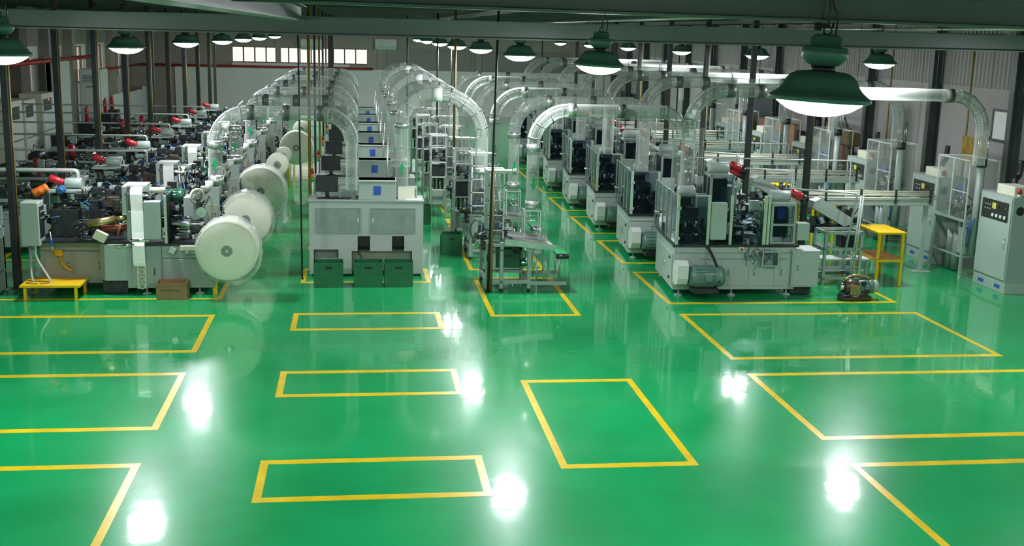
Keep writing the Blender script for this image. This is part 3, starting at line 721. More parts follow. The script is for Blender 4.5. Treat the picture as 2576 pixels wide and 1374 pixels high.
    G().box(2.70, .55, 1.30, 2.90, .95, 1.78, .01).box(2.62, .5, .98, 2.8, .9, 1.3, .01).build('gear_housing', 'grey', t)
    g = G().ring((2.96, .55, 1.80), (0.55, -.84, 0), .13, .028, n=28, k=8)
    for i in range(4):
        a = i*math.pi/4; u = Vector((.84, .55, 0))*math.cos(a)+Vector((0, 0, 1))*math.sin(a)
        g.bar(Vector((2.96, .55, 1.80))-u*.12, Vector((2.96, .55, 1.80))+u*.12, .02)
    g.build('hand_wheel', 'cream', t)
    G().cyl((2.98, .6, 1.8), (3.08, .85, 1.82), .07, n=16).box(3.0, .7, 1.86, 3.16, .9, 1.96, .01).build('blower_head', 'beigegrey', t)
    G().box(2.9, .55, .98, 3.0, .75, 1.66).build('wheel_stand', 'grey', t)
    G().cyl((3.20, .5, 1.90), (3.20, .5, 2.10), .075, n=18).build('white_canister', 'white', t)
    pl = G().prism([(3.13, 1.02), (3.40, 1.02), (3.40, 2.0), (3.30, 2.0), (3.13, 1.84)], 'y', .28, .36).build('tall_side_plate', 'grey', t)
    G().box(3.20, .262, 1.2, 3.36, .279, 1.68, .004).build('access_cover', 'beigegrey', pl)
    G().frame(3.26, .255, 1.36, 3.33, .262, 1.52, .008, 'y').build('cover_slot', 'darkm', pl)
    G().cyl((3.13, .05, 1.35), (2.55, .05, 1.35), .05, n=14).cyl((2.6, .12, 1.2), (3.1, .12, 1.2), .04, n=14).build('drive_shaft', 'steel', t)
    G().lathe([(.08, -.1), (.12, -.08), (.12, .08), (.08, .1)], (2.98, .1, 1.28), (1, 0, 0), 18).build('black_pulley', 'darkm', t)
    G().cyl((2.85, -.03, .82), (3.2, -.03, .84), .05, n=14).cyl((2.8, -.03, .82), (2.86, -.03, .82), .06, n=14).build('end_roller', 'grey', t)
    G().box(2.70, -.08, .86, 2.98, 0, .95, .006).build('sensor_box', 'cream', t)
    G().box(2.5, -.1, .8, 2.62, -.005, .92, .01, rot=Matrix.Rotation(.5, 3, 'Y')).build('photo_sensor', 'alu', t)
    place_clutter(clutter(random.Random(21), .05, .35, 1.04, 1.6, 1.8, 1.85, 120, .12), t)
    place_clutter(clutter(random.Random(22), 2.3, .25, 1.0, 3.3, 1.6, 1.75, 90, .11), t)
    place_clutter(clutter(random.Random(23), 1.3, .6, 1.03, 2.4, 1.8, 1.95, 60, .12), t)
    place_clutter(clutter(random.Random(24), 2.5, .9, 1.7, 3.2, 1.8, 2.3, 40, .07), t)
    g = G()
    for x, y, h in ((2.55, 1.2, 2.3), (2.8, 1.35, 2.2), (3.1, 1.3, 2.25)): g.cyl((x, y, 1.0), (x, y, h), .03, n=10)
    g.build('upright_rod', 'steel', t)
    G().lathe([(.0001, .0), (.16, .01), (.16, .03), (.05, .05), (.05, .12), (.0001, .12)], (2.6, 1.3, 2.16), n=20).build('bowl_feeder', 'cream', t)
    g = G()
    for i in range(5): g.tube(spline([(1.0+i*.5, 1.3, 1.6), (1.1+i*.5, 1.2, 1.95), (1.3+i*.45, 1.1, 1.9), (1.35+i*.45, .9, 1.5)], 5), .011, 5)
    g.build('blue_hose', 'bluehose', t)
    return t
lm0 = None
for k in range(7):
    y = 21.9+P*k
    lab = 'grey paper fed machine with red motor, %s in the left row' % ordinal(k, 7)
    if lm0 is None: lm0 = left_machine(lab, (-6.0, y, 0))
    else: dup(lm0, (-6.0, y, 0), lab)

motor(lm0, (.46, .6, 1.90), (0, 1, .1), .075, .24, 'bluehose', 'blue_motor', fins=False)
motor(lm0, (.05, .75, 1.86), (.75, .1, .4), .085, .30, 'orange', 'orange_motor', fins=False)
# paper rolls on the right end of the left machines
def paper_roll(label, loc, R, L, wrap=True):
    t = thing('paper_roll', loc, label, 'paper roll', 'large white paper rolls beside the left machines')
    G().lathe([(.06, -L/2+.02), (R-.02, -L/2+.0), (R, -L/2+.02), (R, L/2-.02), (R-.02, L/2), (.06, L/2)], axis=(0, 1, 0), n=48).build('paper', 'roll', t)
    c = G().lathe([(.055, -L/2-.005), (.075, -L/2-.005), (.095, -L/2-.012), (.10, -L/2+.03), (.05, -L/2+.03)], axis=(0, 1, 0), n=22).build('core_chuck', 'frosted', t)
    G().cyl((0, -L/2-.03, 0), (0, L/2+.25, 0), .03, n=14).build('axle', 'steel', t)
    if wrap:
        rng = random.Random(int(R*100)); n = 40; v = []; prof = [(R*.90, -L/2-.03), (R*.98, -L/2-.035), (R*1.03, -L/2+.02), (R*1.05, -L/4), (R*1.06, 0), (R*1.07, L/2), (R*1.02, L/2+.10)]
        for j, (r, yy) in enumerate(prof):
            for i in range(n):
                a = 2*math.pi*i/n; sag = max(0, -math.sin(a)+.15)
                wr = rng.uniform(-.012, .012)*(j > 1)
                rr = r*(1+(.04+.16*max(0, math.cos(a)+.2))*sag**2*(j > 1))+wr
                v.append((rr*math.cos(a), yy+rng.uniform(-.006, .006), rr*math.sin(a)))
        m = len(prof)
        g = G()._add(v, [(j*n+i, j*n+(i+1) % n, (j+1)*n+(i+1) % n, (j+1)*n+i) for j in range(m-1) for i in range(n)], False)
        _p = [(-R*.98, -L/2, -R*.15), (-R*1.06, -L/2-.01, -R*.55), (-R*.8, -L/2-.02, -R*.8), (-R*.5, -L/2, -R*1.0)]
        g.build('plastic_wrap', 'wrap', t, 'loose clear plastic wrap')
    G().box(-.34, L/2+.06, -loc[2], -.26, L/2+.14, .02).bar((-.30, L/2+.10, 0), (.03, L/2+.10, 0), .07).build('roll_stand', 'yellow', t)
    return t
ROLLS = [('largest plastic wrapped white paper roll, nearest the camera beside the left machines', (-2.39, 21.6, .94), .56, .5, True),
    ('wrapped white paper roll just behind the nearest roll', (-2.40, 25.35, .92), .55, .5, True),
    ('third white paper roll along the left machines, large with a wrinkled wrap', (-2.38, 29.1, 1.01), .60, .5, True),
    ('fourth paper roll from the front, small and unwrapped', (-2.22, 32.8, 1.25), .31, .4, False),
    ('small paper roll partly hidden behind the fourth roll', (-2.16, 34.4, 1.32), .24, .4, False),
    ('big pale paper roll past the two small rolls near the aisle', (-1.89, 36.65, 1.34), .52, .5, False),
    ('farthest small paper roll at the end of the left row', (-2.10, 44.2, 1.28), .30, .4, False)]
for i, (lab, loc, R_, L_, w_) in enumerate(ROLLS):
    rl = paper_roll(lab, loc, R_, L_, w_)
    if w_:      # loose film hanging from the roll down to the floor
        rng = random.Random(90+i); v = []; nx, nz = 22, 10
        for b in range(nz+1):
            for a in range(nx+1):
                u, w = a/nx, b/nz
                x = -.32+(.95+.25*w)*u; z = -.35*R_-(loc[2]-.004-.35*R_)*w**.9
                v.append((x, .30+.05*math.sin(u*17+w*2+i)+.16*w*u+rng.uniform(-.008, .008), z))
        G()._add(v, [(b*(nx+1)+a, b*(nx+1)+a+1, (b+1)*(nx+1)+a+1, (b+1)*(nx+1)+a) for b in range(nz) for a in range(nx)], True).build('hanging_film', 'film', rl, 'loose clear film hanging to the floor')

# ------------------------------------------------------------------ centre row: consoles
def console(label, loc):
    t = thing('packing_console', loc, label, 'console', 'grey packing consoles in the centre row')
    # local x -1.16..1.16, front y=0
    fx = 1.16; D = .78; H = 1.56; th = .03
    g = G()
    # front sheet with openings, built from strips
    def strip(x0, x1, z0, z1): g.box(x0, 0, z0, x1, th, z1)
    op = [(-1.07, -.57, .06, .57), (-.30, .93, .06, .54), (-.18, .07, .54, .85), (.52, .77, .54, .85)]
    xs = sorted({-fx, fx}|{o[0] for o in op}|{o[1] for o in op}); zs = [.06, .54, .57, .85, H]
    for i in range(len(xs)-1):
        for j in range(len(zs)-1):
            cx, cz = (xs[i]+xs[i+1])/2, (zs[j]+zs[j+1])/2
            if not any(o[0] < cx < o[1] and o[2] < cz < o[3] for o in op): strip(xs[i], xs[i+1], zs[j], zs[j+1])
    g.box(-fx, th, .06, -fx+th, D, H).box(fx-th, th, .06, fx, D, H).box(-fx+th, D-th, .06, fx-th, D, H)
    body = g.build('cabinet_body', 'console', t)
    G().box(-fx-.015, -.015, H, fx+.015, D+.01, H+.03, .004).build('worktop', 'console', t)
    G().box(-fx+.06, .06, 0, fx-.06, D-.05, .06).build('plinth', 'darkm', t)
    for x0, x1, hx in ((-1.03, -.13, -.17), (.09, .99, .13)):
        w = G().box(x0, -.008, .93, x1, .0, 1.42, .002).build('sliding_window', 'frosted', t)
        G().frame(x0-.012, -.012, .918, x1+.012, -.001, 1.432, .012, 'y').build('window_frame', 'grey', t)
        G().box(hx-.012, -.014, 1.13, hx+.012, -.008, 1.22).build('finger_pull', 'white', w)
    for x0, x1 in ((-.18, .07), (.52, .77)):
        G().box(x0+.001, .12, .56, x1-.001, .14, .84).build('chute_liner', 'black', t)
        G().prism([(.005, .548), (.12, .60), (.12, .61), (.005, .558)], 'x', x0+.01, x1-.01).build('chute_tray', 'steel', t)
    G().box(-.29, .18, .08, .92, .20, .53).build('lower_liner', 'beigegrey', t)
    G().box(-1.06, .22, .08, -.58, .24, .56).prism([(.03, .3), (.22, .48), (.22, .50), (.03, .32)], 'x', -1.06, -.58).build('side_liner', 'grey', t)
    G().tube(spline([(-.2, .12, .53), (-.12, .06, .42), (-.14, .05, .3), (-.2, .08, .2)], 6), .012, 6).build('drain_hose', 'black', t)
    # top box
    b = G().box(-.16, .02, H+.03, .60, .52, 2.0, .01).build('top_box', 'console', t)
    G().box(-.17, .0, 1.965, .61, .54, 2.0, .008).build('box_lid', 'white', b)
    G().box(.15, .012, 1.70, .29, .02, 1.88).build('blue_label', 'blue', b)
    # side openings next to the box
    for x0, x1 in ((-.55, -.22), (.66, 1.05)):
        s = G().box(x0, .28, H+.03, x1, .55, 1.82, .006).build('side_bin', 'console', t)
        G().box(x0+.03, .272, H+.06, x1-.03, .281, 1.78).build('bin_window', 'frosted', s)
    # monitor
    m = G().box(-1.03, .42, 1.70, -.58, .47, 2.04, .006).build('monitor', 'black', t)
    G().box(-1.01, .412, 1.725, -.60, .42, 2.02).build('screen', 'panelblack', m)
    G().box(-.84, .44, 1.60, -.76, .48, 1.70).lathe([(.10, H+.03), (.10, H+.045), (.03, H+.055), (.0001, H+.055)], (-.80, .45, 0), n=16).build('monitor_stand', 'black', m)
    G().box(-1.0, .12, H+.03, -.35, .26, H+.05, .004).build('keyboard', 'black', t)
    g = G(); rng = random.Random(3)
    for i in range(5):
        x = -1.0+i*.15; g.tube(spline([(x, .2, H+.04), (x+.12, .3, H+.05), (x+.2, .36, H+.04), (x+.25, .5, H+.05)], 4), .007, 5)
    g.build('cables', 'black', t)
    # signal tower
    s = G().cyl((-1.09, .3, H+.03), (-1.09, .3, 1.93), .018, n=10).build('signal_tower', 'white', t)
    for z0, z1, mt in ((1.93, 2.0, 'greenbelt'), (2.0, 2.09, 'orange'), (2.09, 2.19, 'red')): G().cyl((-1.09, .3, z0), (-1.09, .3, z1), .034, n=12).build('signal_lamp', mt, s)
    return t
cons0 = None
for k in range(7):
    y = 23.48+3.70*k
    lab = 'grey packing console with blue label, %s in the centre row' % ordinal(k, 7)
    if cons0 is None: cons0 = console(lab, (.175, y, 0))
    else: dup(cons0, (.175, y, 0), lab)
o = G().box(-.16, -.14, 0, .16, .14, .006, rot=Matrix.Rotation(.3, 3, 'Z')).build('paper_sheet', 'paper'); tag(o, 'white paper sheets lying at the right end of the nearest console', 'paper', loc=(1.12, 23.72, 1.591))
o = G().box(-.17, 0, 0, .17, .012, .26, rot=Matrix.Rotation(-.35, 3, 'X'), piv=(0, 0, 0)).build('document_folder', 'cream'); tag(o, 'cream folder leaning beside the top box of the nearest console', 'folder', loc=(.99, 23.62, 1.592))

# crates
def crate(label, loc, rz=0.0, w=.56, d=.38, h=.5, group='green plastic crates'):
    t = thing('plastic_crate', loc, label, 'crate', group, rz)
    x, y = w/2, d/2; wl = .016
    g = G().box(-x, -y, .0, x, y, .02)
    g.box(-x, -y, .02, x, -y+wl, h).box(-x, y-wl, .02, x, y, h).box(-x, -y+wl, .02, -x+wl, y-wl, h).box(x-wl, -y+wl, .02, x, y-wl, h)
    g.build('crate_shell', 'crate', t)
    G().frame(-x-.012, -y-.012, h-.03, x+.012, y+.012, h, .03, 'z').build('crate_rim', 'crate', t)
    g = G()
    for i in range(7): g.box(-x+.03+i*(w-.06)/6-.006, -y-.008, .03, -x+.03+i*(w-.06)/6+.006, -y, h-.03)
    for zz in (.12, .24, .36): g.box(-x+.02, -y-.009, zz, x-.02, -y, zz+.012)
    for i in range(5):
        yy = -y+.03+i*(d-.06)/4
        g.box(x, yy-.006, .03, x+.008, yy+.006, h-.03); g.box(-x-.008, yy-.006, .03, -x, yy+.006, h-.03)
    g.build('crate_ribs', 'crate', t)
    G().box(-.07, -y-.011, h-.13, .07, -y-.001, h-.08).build('hand_hold', 'black', t)
    return t
crate('green plastic crate standing alone at the left front of the nearest console', (-.58, 22.62, 0), .03)
crate('left one of the two green crates side by side before the nearest console', (.20, 22.64, 0), 0, .55)
crate('right one of the two green crates side by side before the nearest console', (.80, 22.64, 0), 0, .55)
crate('green crate on the floor beside the second collecting stand', (2.12, 26.0, 0), 0, .46, .4, .48)
crate('green crate under the blowers of the third collecting stand', (1.62, 30.2, 0), 0, .56, .4, .5)
crate('green crate inside the lower frame of the nearest collecting stand', (3.02, 22.95, .33), 0, .5, .4, .36)

# ------------------------------------------------------------------ clear air ducts
def duct_path(t, pts, r, mat='duct', name='clear_pipe'): return G().tube(pts, r, 18, cap=False).build(name, mat, t)
def collar(t, p, axis, r, L=.12, mat='collar'):
    p = Vector(p); d = Vector(axis).normalized()
    return G().lathe([(r+.002, -L/2), (r+.014, -L/2), (r+.014, L/2), (r+.002, L/2)], p, d, 20).build('pipe_collar', mat, t)
def cage(t, c, R, a0, a1, r, mat='grey'):
    g = G()
    for q in range(6):
        w = 2*math.pi*q/6+.3; off = (r+.006)*math.cos(w); oy = (r+.006)*math.sin(w)
        g.tube([(p[0], p[1]+oy, p[2]) for p in arc(c, R+off, a0, a1, 12)], .0065, 5)
    g.build('wire_cage', mat, t)
    for i in range(4):
        a = math.radians(a0+(a1-a0)*(i+.5)/4); p = (c[0]+R*math.cos(a), c[1], c[2]+R*math.sin(a))
        G().ring(p, (-math.sin(a), 0, math.cos(a)), r+.008, .009, 18, 5).build('cage_ring', mat, t)
def duct_LC(label, y):
    """from the left machine over to the console"""
    t = thing('clear_air_duct', (-2.72, y, 1.0), label, 'duct', 'clear ducts from the left machines to the consoles')
    r, R = .135, .62; zt = 2.38   # local z of the horizontal run
    duct_path(t, [(0, 0, 1.02), (0, 0, zt-R)], r, name='riser')
    duct_path(t, arc((R, 0, zt-R), R, 180, 90, 12), r, name='bend'); cage(t, (R, 0, zt-R), R, 180, 90, r)
    duct_path(t, [(R, 0, zt), (2.05, 0, zt)], r, name='horizontal_run')
    duct_path(t, arc((2.05, 0, zt-.55), .55, 90, 0, 12), r, name='bend'); cage(t, (2.05, 0, zt-.55), .55, 90, 0, r)
    duct_path(t, [(2.60, .25, zt-.55), (2.60, .25, .85)], r-.02, name='drop')
    for x in (R+.06, 1.35, 2.0): collar(t, (x, 0, zt), (1, 0, 0), r, .13)
    collar(t, (0, 0, 1.07), (0, 0, 1), r, .16, 'alu'); collar(t, (0, 0, zt-R), (0, 0, 1), r, .12, 'alu')
    G().cyl((0, 0, .75), (0, 0, 1.02), .10, n=18).build('suction_head', 'palegrey', t)
    G().cyl((0, .02, .02), (0, .02, .75), .03, n=10).build('suction_post', 'grey', t)
    arrow_sticker(t, 0, -r-.004, 1.38, True, 1.5)
    return t
d0 = None
for k in range(7):
    y = 22.8+P*k; lab = 'clear duct arching from left machines to consoles, %s' % ordinal(k, 7)
    if d0 is None: d0 = duct_LC(lab, y)
    else: dup(d0, (-2.72, y, 1.0), lab)
def duct_CF(label, y):
    """from the console up and over to the collecting stand"""
    t = thing('clear_air_duct', (.92, y, 1.6), label, 'duct', 'clear ducts from the consoles to the collecting stands')
    r = .135; R = .62; zt = 2.10
    duct_path(t, [(0, 0, -.05), (0, 0, zt-R)], r, name='riser')
    duct_path(t, arc((R, 0, zt-R), R, 180, 90, 12), r, name='bend')
    for a in (165, 140, 115):
        ar = math.radians(a); G().ring((R+R*math.cos(ar), 0, zt-R+R*math.sin(ar)), (-math.sin(ar), 0, math.cos(ar)), r+.004, .010, 18, 5).build('bend_ring', 'alu', t)
    duct_path(t, [(R, 0, zt), (R+.22, 0, zt)], r, name='horizontal_run'); collar(t, (R+.11, 0, zt), (1, 0, 0), r, .20, 'white')
    duct_path(t, arc((R+.22, 0, zt-.85), .85, 90, 0, 14), r, name='bend'); cage(t, (R+.22, 0, zt-.85), .85, 90, 0, r, 'steel')
    duct_path(t, [(R+1.07, 0, zt-.85), (R+1.07, 0, .45)], r, name='drop')
    collar(t, (R+1.07, 0, .5), (0, 0, 1), r, .12, 'alu'); collar(t, (0, 0, 1.45), (0, 0, 1), r, .10, 'alu')
    G().cyl((-.3, .0, .0), (-.3, .0, 1.2), .02, n=8).build('support_rod', 'alu', t)
    arrow_sticker(t, 0, -r-.004, .55, True, 1.5)
    return t
d1 = None
for k in range(6):
    y = 24.35+3.72*k; lab = 'clear duct with wire cage bend from console to stand, %s' % ordinal(k, 6)
    if d1 is None: d1 = duct_CF(lab, y)
    else: dup(d1, (.92, y, 1.6), lab)
SY = [22.8, 25.7, 29.5, 33.3, 37.0, 40.8]
def duct_FR(label, y):
    t = thing('clear_air_duct', (3.48, y, .9), label, 'duct', 'clear ducts from the collecting stands to the right machines')
    r = .125; R = .70; zt = 2.62
    duct_path(t, [(0, 0, .70), (0, 0, zt-R)], r, name='riser')
    duct_path(t, arc((R, 0, zt-R), R, 180, 90, 12), r, name='bend'); cage(t, (R, 0, zt-R), R, 180, 90, r)
    duct_path(t, [(R, 0, zt), (2.55, 0, zt)], r, name='horizontal_run')
    duct_path(t, arc((2.55, 0, zt-.5), .5, 90, 0, 10), r, name='bend'); cage(t, (2.55, 0, zt-.5), .5, 90, 0, r)
    duct_path(t, [(3.05, .25, zt-.5), (3.05, .25, 1.05)], r, name='drop')
    collar(t, (R+.05, 0, zt), (1, 0, 0), r, .14, 'alu'); collar(t, (1.75, 0, zt), (1, 0, 0), r, .14)
    collar(t, (0, 0, zt-R-.05), (0, 0, 1), r, .14, 'alu'); collar(t, (0, 0, .74), (0, 0, 1), r, .12, 'alu')
    # lower inspection piece and elbow
    g = duct_path(t, [(0, 0, .70), (0, 0, .38), (.06, -.08, .25), (.16, -.2, .14)], r-.01, 'acrylic', 'lower_elbow')
    for z in (.62, .52, .42): G().ring((0, 0, z), (0, 0, 1), r+.002, .007, 18, 5).build('bend_ring', 'chrome', t)
    G().ring((.16, -.2, .14), (.5, -.7, -.5), r+.002, .010, 18, 5).build('elbow_ring', 'chrome', t)
    G().frame(-.17, -.15, .60, .17, .15, .625, .02, 'z').box(-.17, -.15, -.2, -.15, -.13, .6).box(.15, -.15, -.2, .17, -.13, .6).box(-.17, .13, -.9, -.15, .15, .6).box(.15, .13, -.9, .17, .15, .6).build('riser_stand', 'alu', t)
    arrow_sticker(t, 0, -r-.004, 1.15, False, 1.6)
    return t
d2 = None
for k, y in enumerate(SY):
    lab = 'clear duct arching from collecting stands to right machines, %s' % ordinal(k, 6)
    if d2 is None: d2 = duct_FR(lab, y)
    else: dup(d2, (3.48, y, .9), lab)
def duct_RE(label, y):
    t = thing('clear_air_duct', (6.66, y, 1.9), label, 'duct', 'long clear ducts above the right machines')
    r = .13; R = .75; zt = 2.07
    duct_path(t, [(0, 0, .02), (0, 0, zt-R)], r+.01, name='riser')
    duct_path(t, arc((R, 0, zt-R), R, 180, 90, 12), r, name='bend'); cage(t, (R, 0, zt-R), R, 180, 90, r, 'frosted')
    duct_path(t, [(R, 0, zt), (5.6, 0, zt-.02)], r, name='horizontal_run')
    duct_path(t, arc((5.6, 0, zt-.02-.72), .72, 90, 0, 12), r, name='bend'); cage(t, (5.6, 0, zt-.02-.72), .72, 90, 0, r, 'frosted')
    duct_path(t, [(6.32, 0, zt-.74), (6.32, 0, .60)], r, name='drop')
    for x in (R+.06, 1.45, 3.4, 5.5): collar(t, (x, 0, zt-.004*x), (1, 0, 0), r, .16)
    collar(t, (0, 0, .06), (0, 0, 1), r+.01, .1)
    G().cyl((.16, -.02, .2), (.16, -.02, 1.0), .022, n=8).cyl((.30, .1, .0), (.30, .1, 1.3), .05, n=12).build('side_tube', 'duct', t)
    G().cyl((.05, -r-.03, .12), (.05, -r, .12), .022, n=10).build('valve_knob', 'black', t)
    G().box(-.12, -.12, -.86, .12, .12, .02, .01).build('blower_box', 'grey', t)
    for x in (1.4, 5.2): G().cyl((x, 0, zt+r), (x, 0, 3.45), .006, n=6).build('hanger_wire', 'black', t)
    return t
d3 = None
for k in range(7):
    y = 22.8+3.86*k; lab = 'long clear duct over the right machines to the wall side, %s' % ordinal(k, 7)
    if d3 is None: d3 = duct_RE(lab, y)
    else: dup(d3, (6.66, y, 1.9), lab)

# ------------------------------------------------------------------ collecting stands
def collecting_stand(label, loc):
    t = thing('collecting_stand', loc, label, 'stand', 'cup collecting stands right of the consoles')
    # local origin at the front left floor corner: x 0..1.6, y 0..1.3
    for x, y, z in ((0, 0, .98), (.28, 0, .98), (.83, 0, .92), (0, 1.1, .98), (.83, 1.1, .9)):
        G().box(x, y, .06, x+.07, y+.07, z, .004).build('leg', 'grey', t)
        G().cyl((x+.035, y+.035, 0), (x+.035, y+.035, .06), .03, n=10).build('foot_pad', 'darkm', t)
    for bx in ((.07, 0, .16, .83, .05, .23), (0, .07, .16, .05, 1.1, .23), (.07, 1.1, .16, .83, 1.15, .23), (.83, .07, .16, .88, 1.1, .23), (.07, .01, .90, .83, .05, .95), (.07, 1.1, .86, .83, 1.15, .92), (.9, 0, .13, 1.62, .06, .20), (.9, 1.0, .13, 1.62, 1.06, .20)):
        G().box(*bx).build('frame_rail', 'grey', t)
    for y in (.5, 1.0): G().box(.1, y, .28, .8, y+.06, .33).build('crate_rail', 'grey', t)
    # sloping tray
    rt = Matrix.Rotation(.115, 3, 'Y')
    tr = G().box(.36, -.02, .98, 1.38, 1.05, 1.0, rot=rt, piv=(.36, 0, 1.0)).box(.36, -.04, .94, 1.38, -.02, 1.06, rot=rt, piv=(.36, 0, 1.0)).box(.36, 1.05, .94, 1.38, 1.07, 1.06, rot=rt, piv=(.36, 0, 1.0)).build('sloping_tray', 'steel', t)
    G().box(.5, .25, 1.003, 1.25, .5, 1.02, rot=rt, piv=(.36, 0, 1.0)).build('tray_mat', 'oily', tr)
    G().frame(1.02, .5, 1.15, 1.16, .95, 1.17, .02, 'z').build('gate_frame', 'white', t).rotation_euler = (0, 0, 0)
    # small green conveyor with rod cage
    G().box(1.40, .0, .72, 1.62, 1.1, .76).build('green_belt', 'greenbelt', t)
    G().box(1.38, -.03, .68, 1.64, 0, .76, .01).box(1.38, 1.1, .68, 1.64, 1.13, .76, .01).cyl((1.40, -.02, .70), (1.64, -.02, .70), .04, n=12).build('belt_end', 'black', t)
    for i, (x, y) in enumerate(((1.02, .03), (1.16, .03), (1.20, .03), (1.44, .03), (1.52, .03), (1.10, 1.0), (1.3, 1.0), (1.55, 1.0), (1.55, .5), (1.02, .5))):
        G().cyl((x, y, .20), (x, y, .70), .012, n=8).build('guide_rod', 'alu', t)
    # clear tower on the left
    tw = G()
    for x, y in ((.06, .35), (.36, .35), (.06, .95), (.36, .95)): tw.box(x, y, .98, x+.03, y+.03, 2.33)
    tw.frame(.04, .32, 2.30, .42, 1.0, 2.34, .04, 'z').box(.04, .30, 2.34, .60, .52, 2.36)
    for z in (1.15, 1.45, 1.75, 2.05): tw.box(.06, .35, z, .39, .37, z+.025)
    tf = tw.build('tower_frame', 'white', t)
    G().box(.055, .35, 1.0, .06, .98, 2.3).build('tower_pane', 'acrylic', tf); G().box(.09, .355, 1.0, .36, .36, 2.3).build('tower_pane', 'acrylic', tf)
    G().box(.075, .93, 1.0, .36, .935, 2.3).build('tower_pane', 'frosted', tf)
    G().cyl((.52, .40, 2.33), (.60, .40, 2.33), .06, n=16).ring((.60, .40, 2.33), (1, 0, 0), .06, .012).build('end_pulley', 'steel', tf)
    g = G()
    for x in (.12, .22, .31): g.cyl((x, .60, 1.0), (x, .60, 2.25), .013, n=8)
    g.build('slide_rod', 'steel', tf)
    G().box(.1, .42, .35, .25, .62, .86, .006).build('control_box', 'palegrey', t)
    motor(t, (.70, .75, .75), (0, 1, .1), .09, .34, 'darkm', 'blower', fins=False)
    G().tube(arc((.78, .55, .62), .16, 90, -90, 10), .08, 14, cap=False).build('flexible_hose', 'chrome', t)
    G().tube(spline([(.1, .02, .9), (.4, -.01, .82), (.7, .01, .93), (.95, .03, .9)], 6), .010, 5).tube(spline([(.12, .0, .9), (.02, -.02, .7), (.1, -.02, .45)], 6), .008, 5).build('cable', 'black', t)
    place_clutter(clutter(random.Random(31), -.12, .15, .8, .06, .6, 1.2, 22, .05), t)
    place_clutter(clutter(random.Random(32), .15, .4, 1.0, .5, 1.0, 1.5, 26, .06), t)
    return t
cs0 = None
for k, y in enumerate([22.02, 25.3, 29.0, 32.8, 36.5, 40.3]):
    lab = 'grey collecting stand with sloping tray and clear tower, %s' % ordinal(k, 6)
    if cs0 is None: cs0 = collecting_stand(lab, (2.48, y, 0))
    else: dup(cs0, (2.48-.02*k, y, 0), lab)
# tall blower racks between consoles and stands
def rack(label, loc):
    t = thing('blower_rack', loc, label, 'rack', 'slim blower racks between consoles and stands')
    for x, y in ((0, 0), (.42, 0), (0, .5), (.42, .5)): G().box(x, y, .0, x+.04, y+.04, 2.25).build('upright', 'alu', t)
    for z in (.75, 1.1, 1.5, 1.9, 2.22): G().frame(0, 0, z, .46, .54, z+.03, .03, 'z').build('rack_shelf', 'white', t)
    G().box(.06, .1, .35, .36, .45, .75, .006).build('blower_box', 'palegrey', t)
    for x in (.13, .23, .33): G().cyl((x, .12, .78), (x, .12, 1.45), .03, n=10).build('blower_tube', 'black', t)
    G().box(.05, .05, 1.12, .40, .45, 1.46, .01).build('valve_box', 'darkm', t)
    place_clutter(clutter(random.Random(41), .05, .05, 1.53, .4, .45, 1.85, 20, .05), t)
    G().box(.02, .51, .8, .44, .515, 2.2).build('back_pane', 'acrylic', t)
    return t
r0 = None
for k, (x, y) in enumerate(((2.28, 27.4), (1.95, 31.2), (1.95, 35.0), (1.95, 38.8), (1.95, 42.6))):
    lab = 'slim aluminium blower rack between consoles and stands, %s' % ordinal(k, 5)
    if r0 is None: r0 = rack(lab, (x, y, 0))
    else: dup(r0, (x, y, 0), lab)

# ------------------------------------------------------------------ wall side: control cabinets and clear enclosures
def control_cabinet(label, loc):
    t = thing('control_cabinet', loc, label, 'cabinet', 'control cabinets along the right wall')
    # local: door faces -x; y 0..1.24 along the wall, x 0..0.75
    W, Dp, H = 1.24, .75, 2.0
    G().box(.005, 0, 0, Dp, W, .24, .004).build('plinth', 'palegrey', t)
    for y in (.28, .92): G().box(-.004, y-.10, .09, .006, y+.10, .155).build('plinth_slot', 'blue', t)
    G().box(.0, 0, .24, Dp, W, H, .006).build('cabinet_body', 'grey', t)
    d = G().box(-.02, .03, .28, -.001, W-.03, H-.04, .004).build('door', 'palegrey', t)
    handle(d, (-.02, .13, 1.0), .16, off=(-1, 0, 0)); G().cyl((-.035, .13, 1.12), (-.02, .13, 1.12), .015, n=10).build('lock', 'chrome', d)
    p = G().box(-.028, .12, 1.46, -.0205, W-.12, 1.86).build('control_panel', 'panelblack', t)
    G().box(-.034, .58, 1.68, -.028, .72, 1.80).build('display', 'display', p)
    for i in range(4): G().cyl((-.045, .22+.15*i, 1.55), (-.028, .22+.15*i, 1.55), .038, n=16).build('dial', 'white', p)
    for i in range(3):
        for j in range(2): G().cyl((-.038, .80+.09*i, 1.66+.09*j), (-.028, .80+.09*i, 1.66+.09*j), .014, n=8).build('indicator', 'cream', p)
    for i in range(3): G().cyl((-.04, .22+.12*i, 1.74), (-.028, .22+.12*i, 1.74), .022, n=10).build('selector', ['redhose', 'darkm', 'darkm'][i], p)
    b = G().box(.05, .10, H, .45, .75, H+.20, .01).build('cream_top_box', 'cream', t)
    G().cyl((.14, .06, H), (.14, .06, H+.06), .045, n=14).build('beacon_base', 'white', t)
    G().lathe([(.045, 0), (.045, .07), (.03, .10), (.0001, .105)], (.14, .06, H+.06), n=16).build('red_beacon', 'red', t)
    for x, z in ((.16, 1.72), (.50, 1.72)): G().ring((x, -.005, z), (0, 1, 0), .07, .02, n=20).cyl((x, -.012, z), (x, .0, z), .06, n=18).build('fan_grille', 'black', t)
    G().tube(spline([(.55, .9, H), (.55, .95, H+.22), (.66, 1.0, H+.35), (.68, 1.0, H+.65)], 6), .06, 10).build('cable_hose', 'black', t)
    return t
CY = [21.52, 24.63, 28.4, 32.5, 36.4, 40.2, 44.0]
cc0 = None
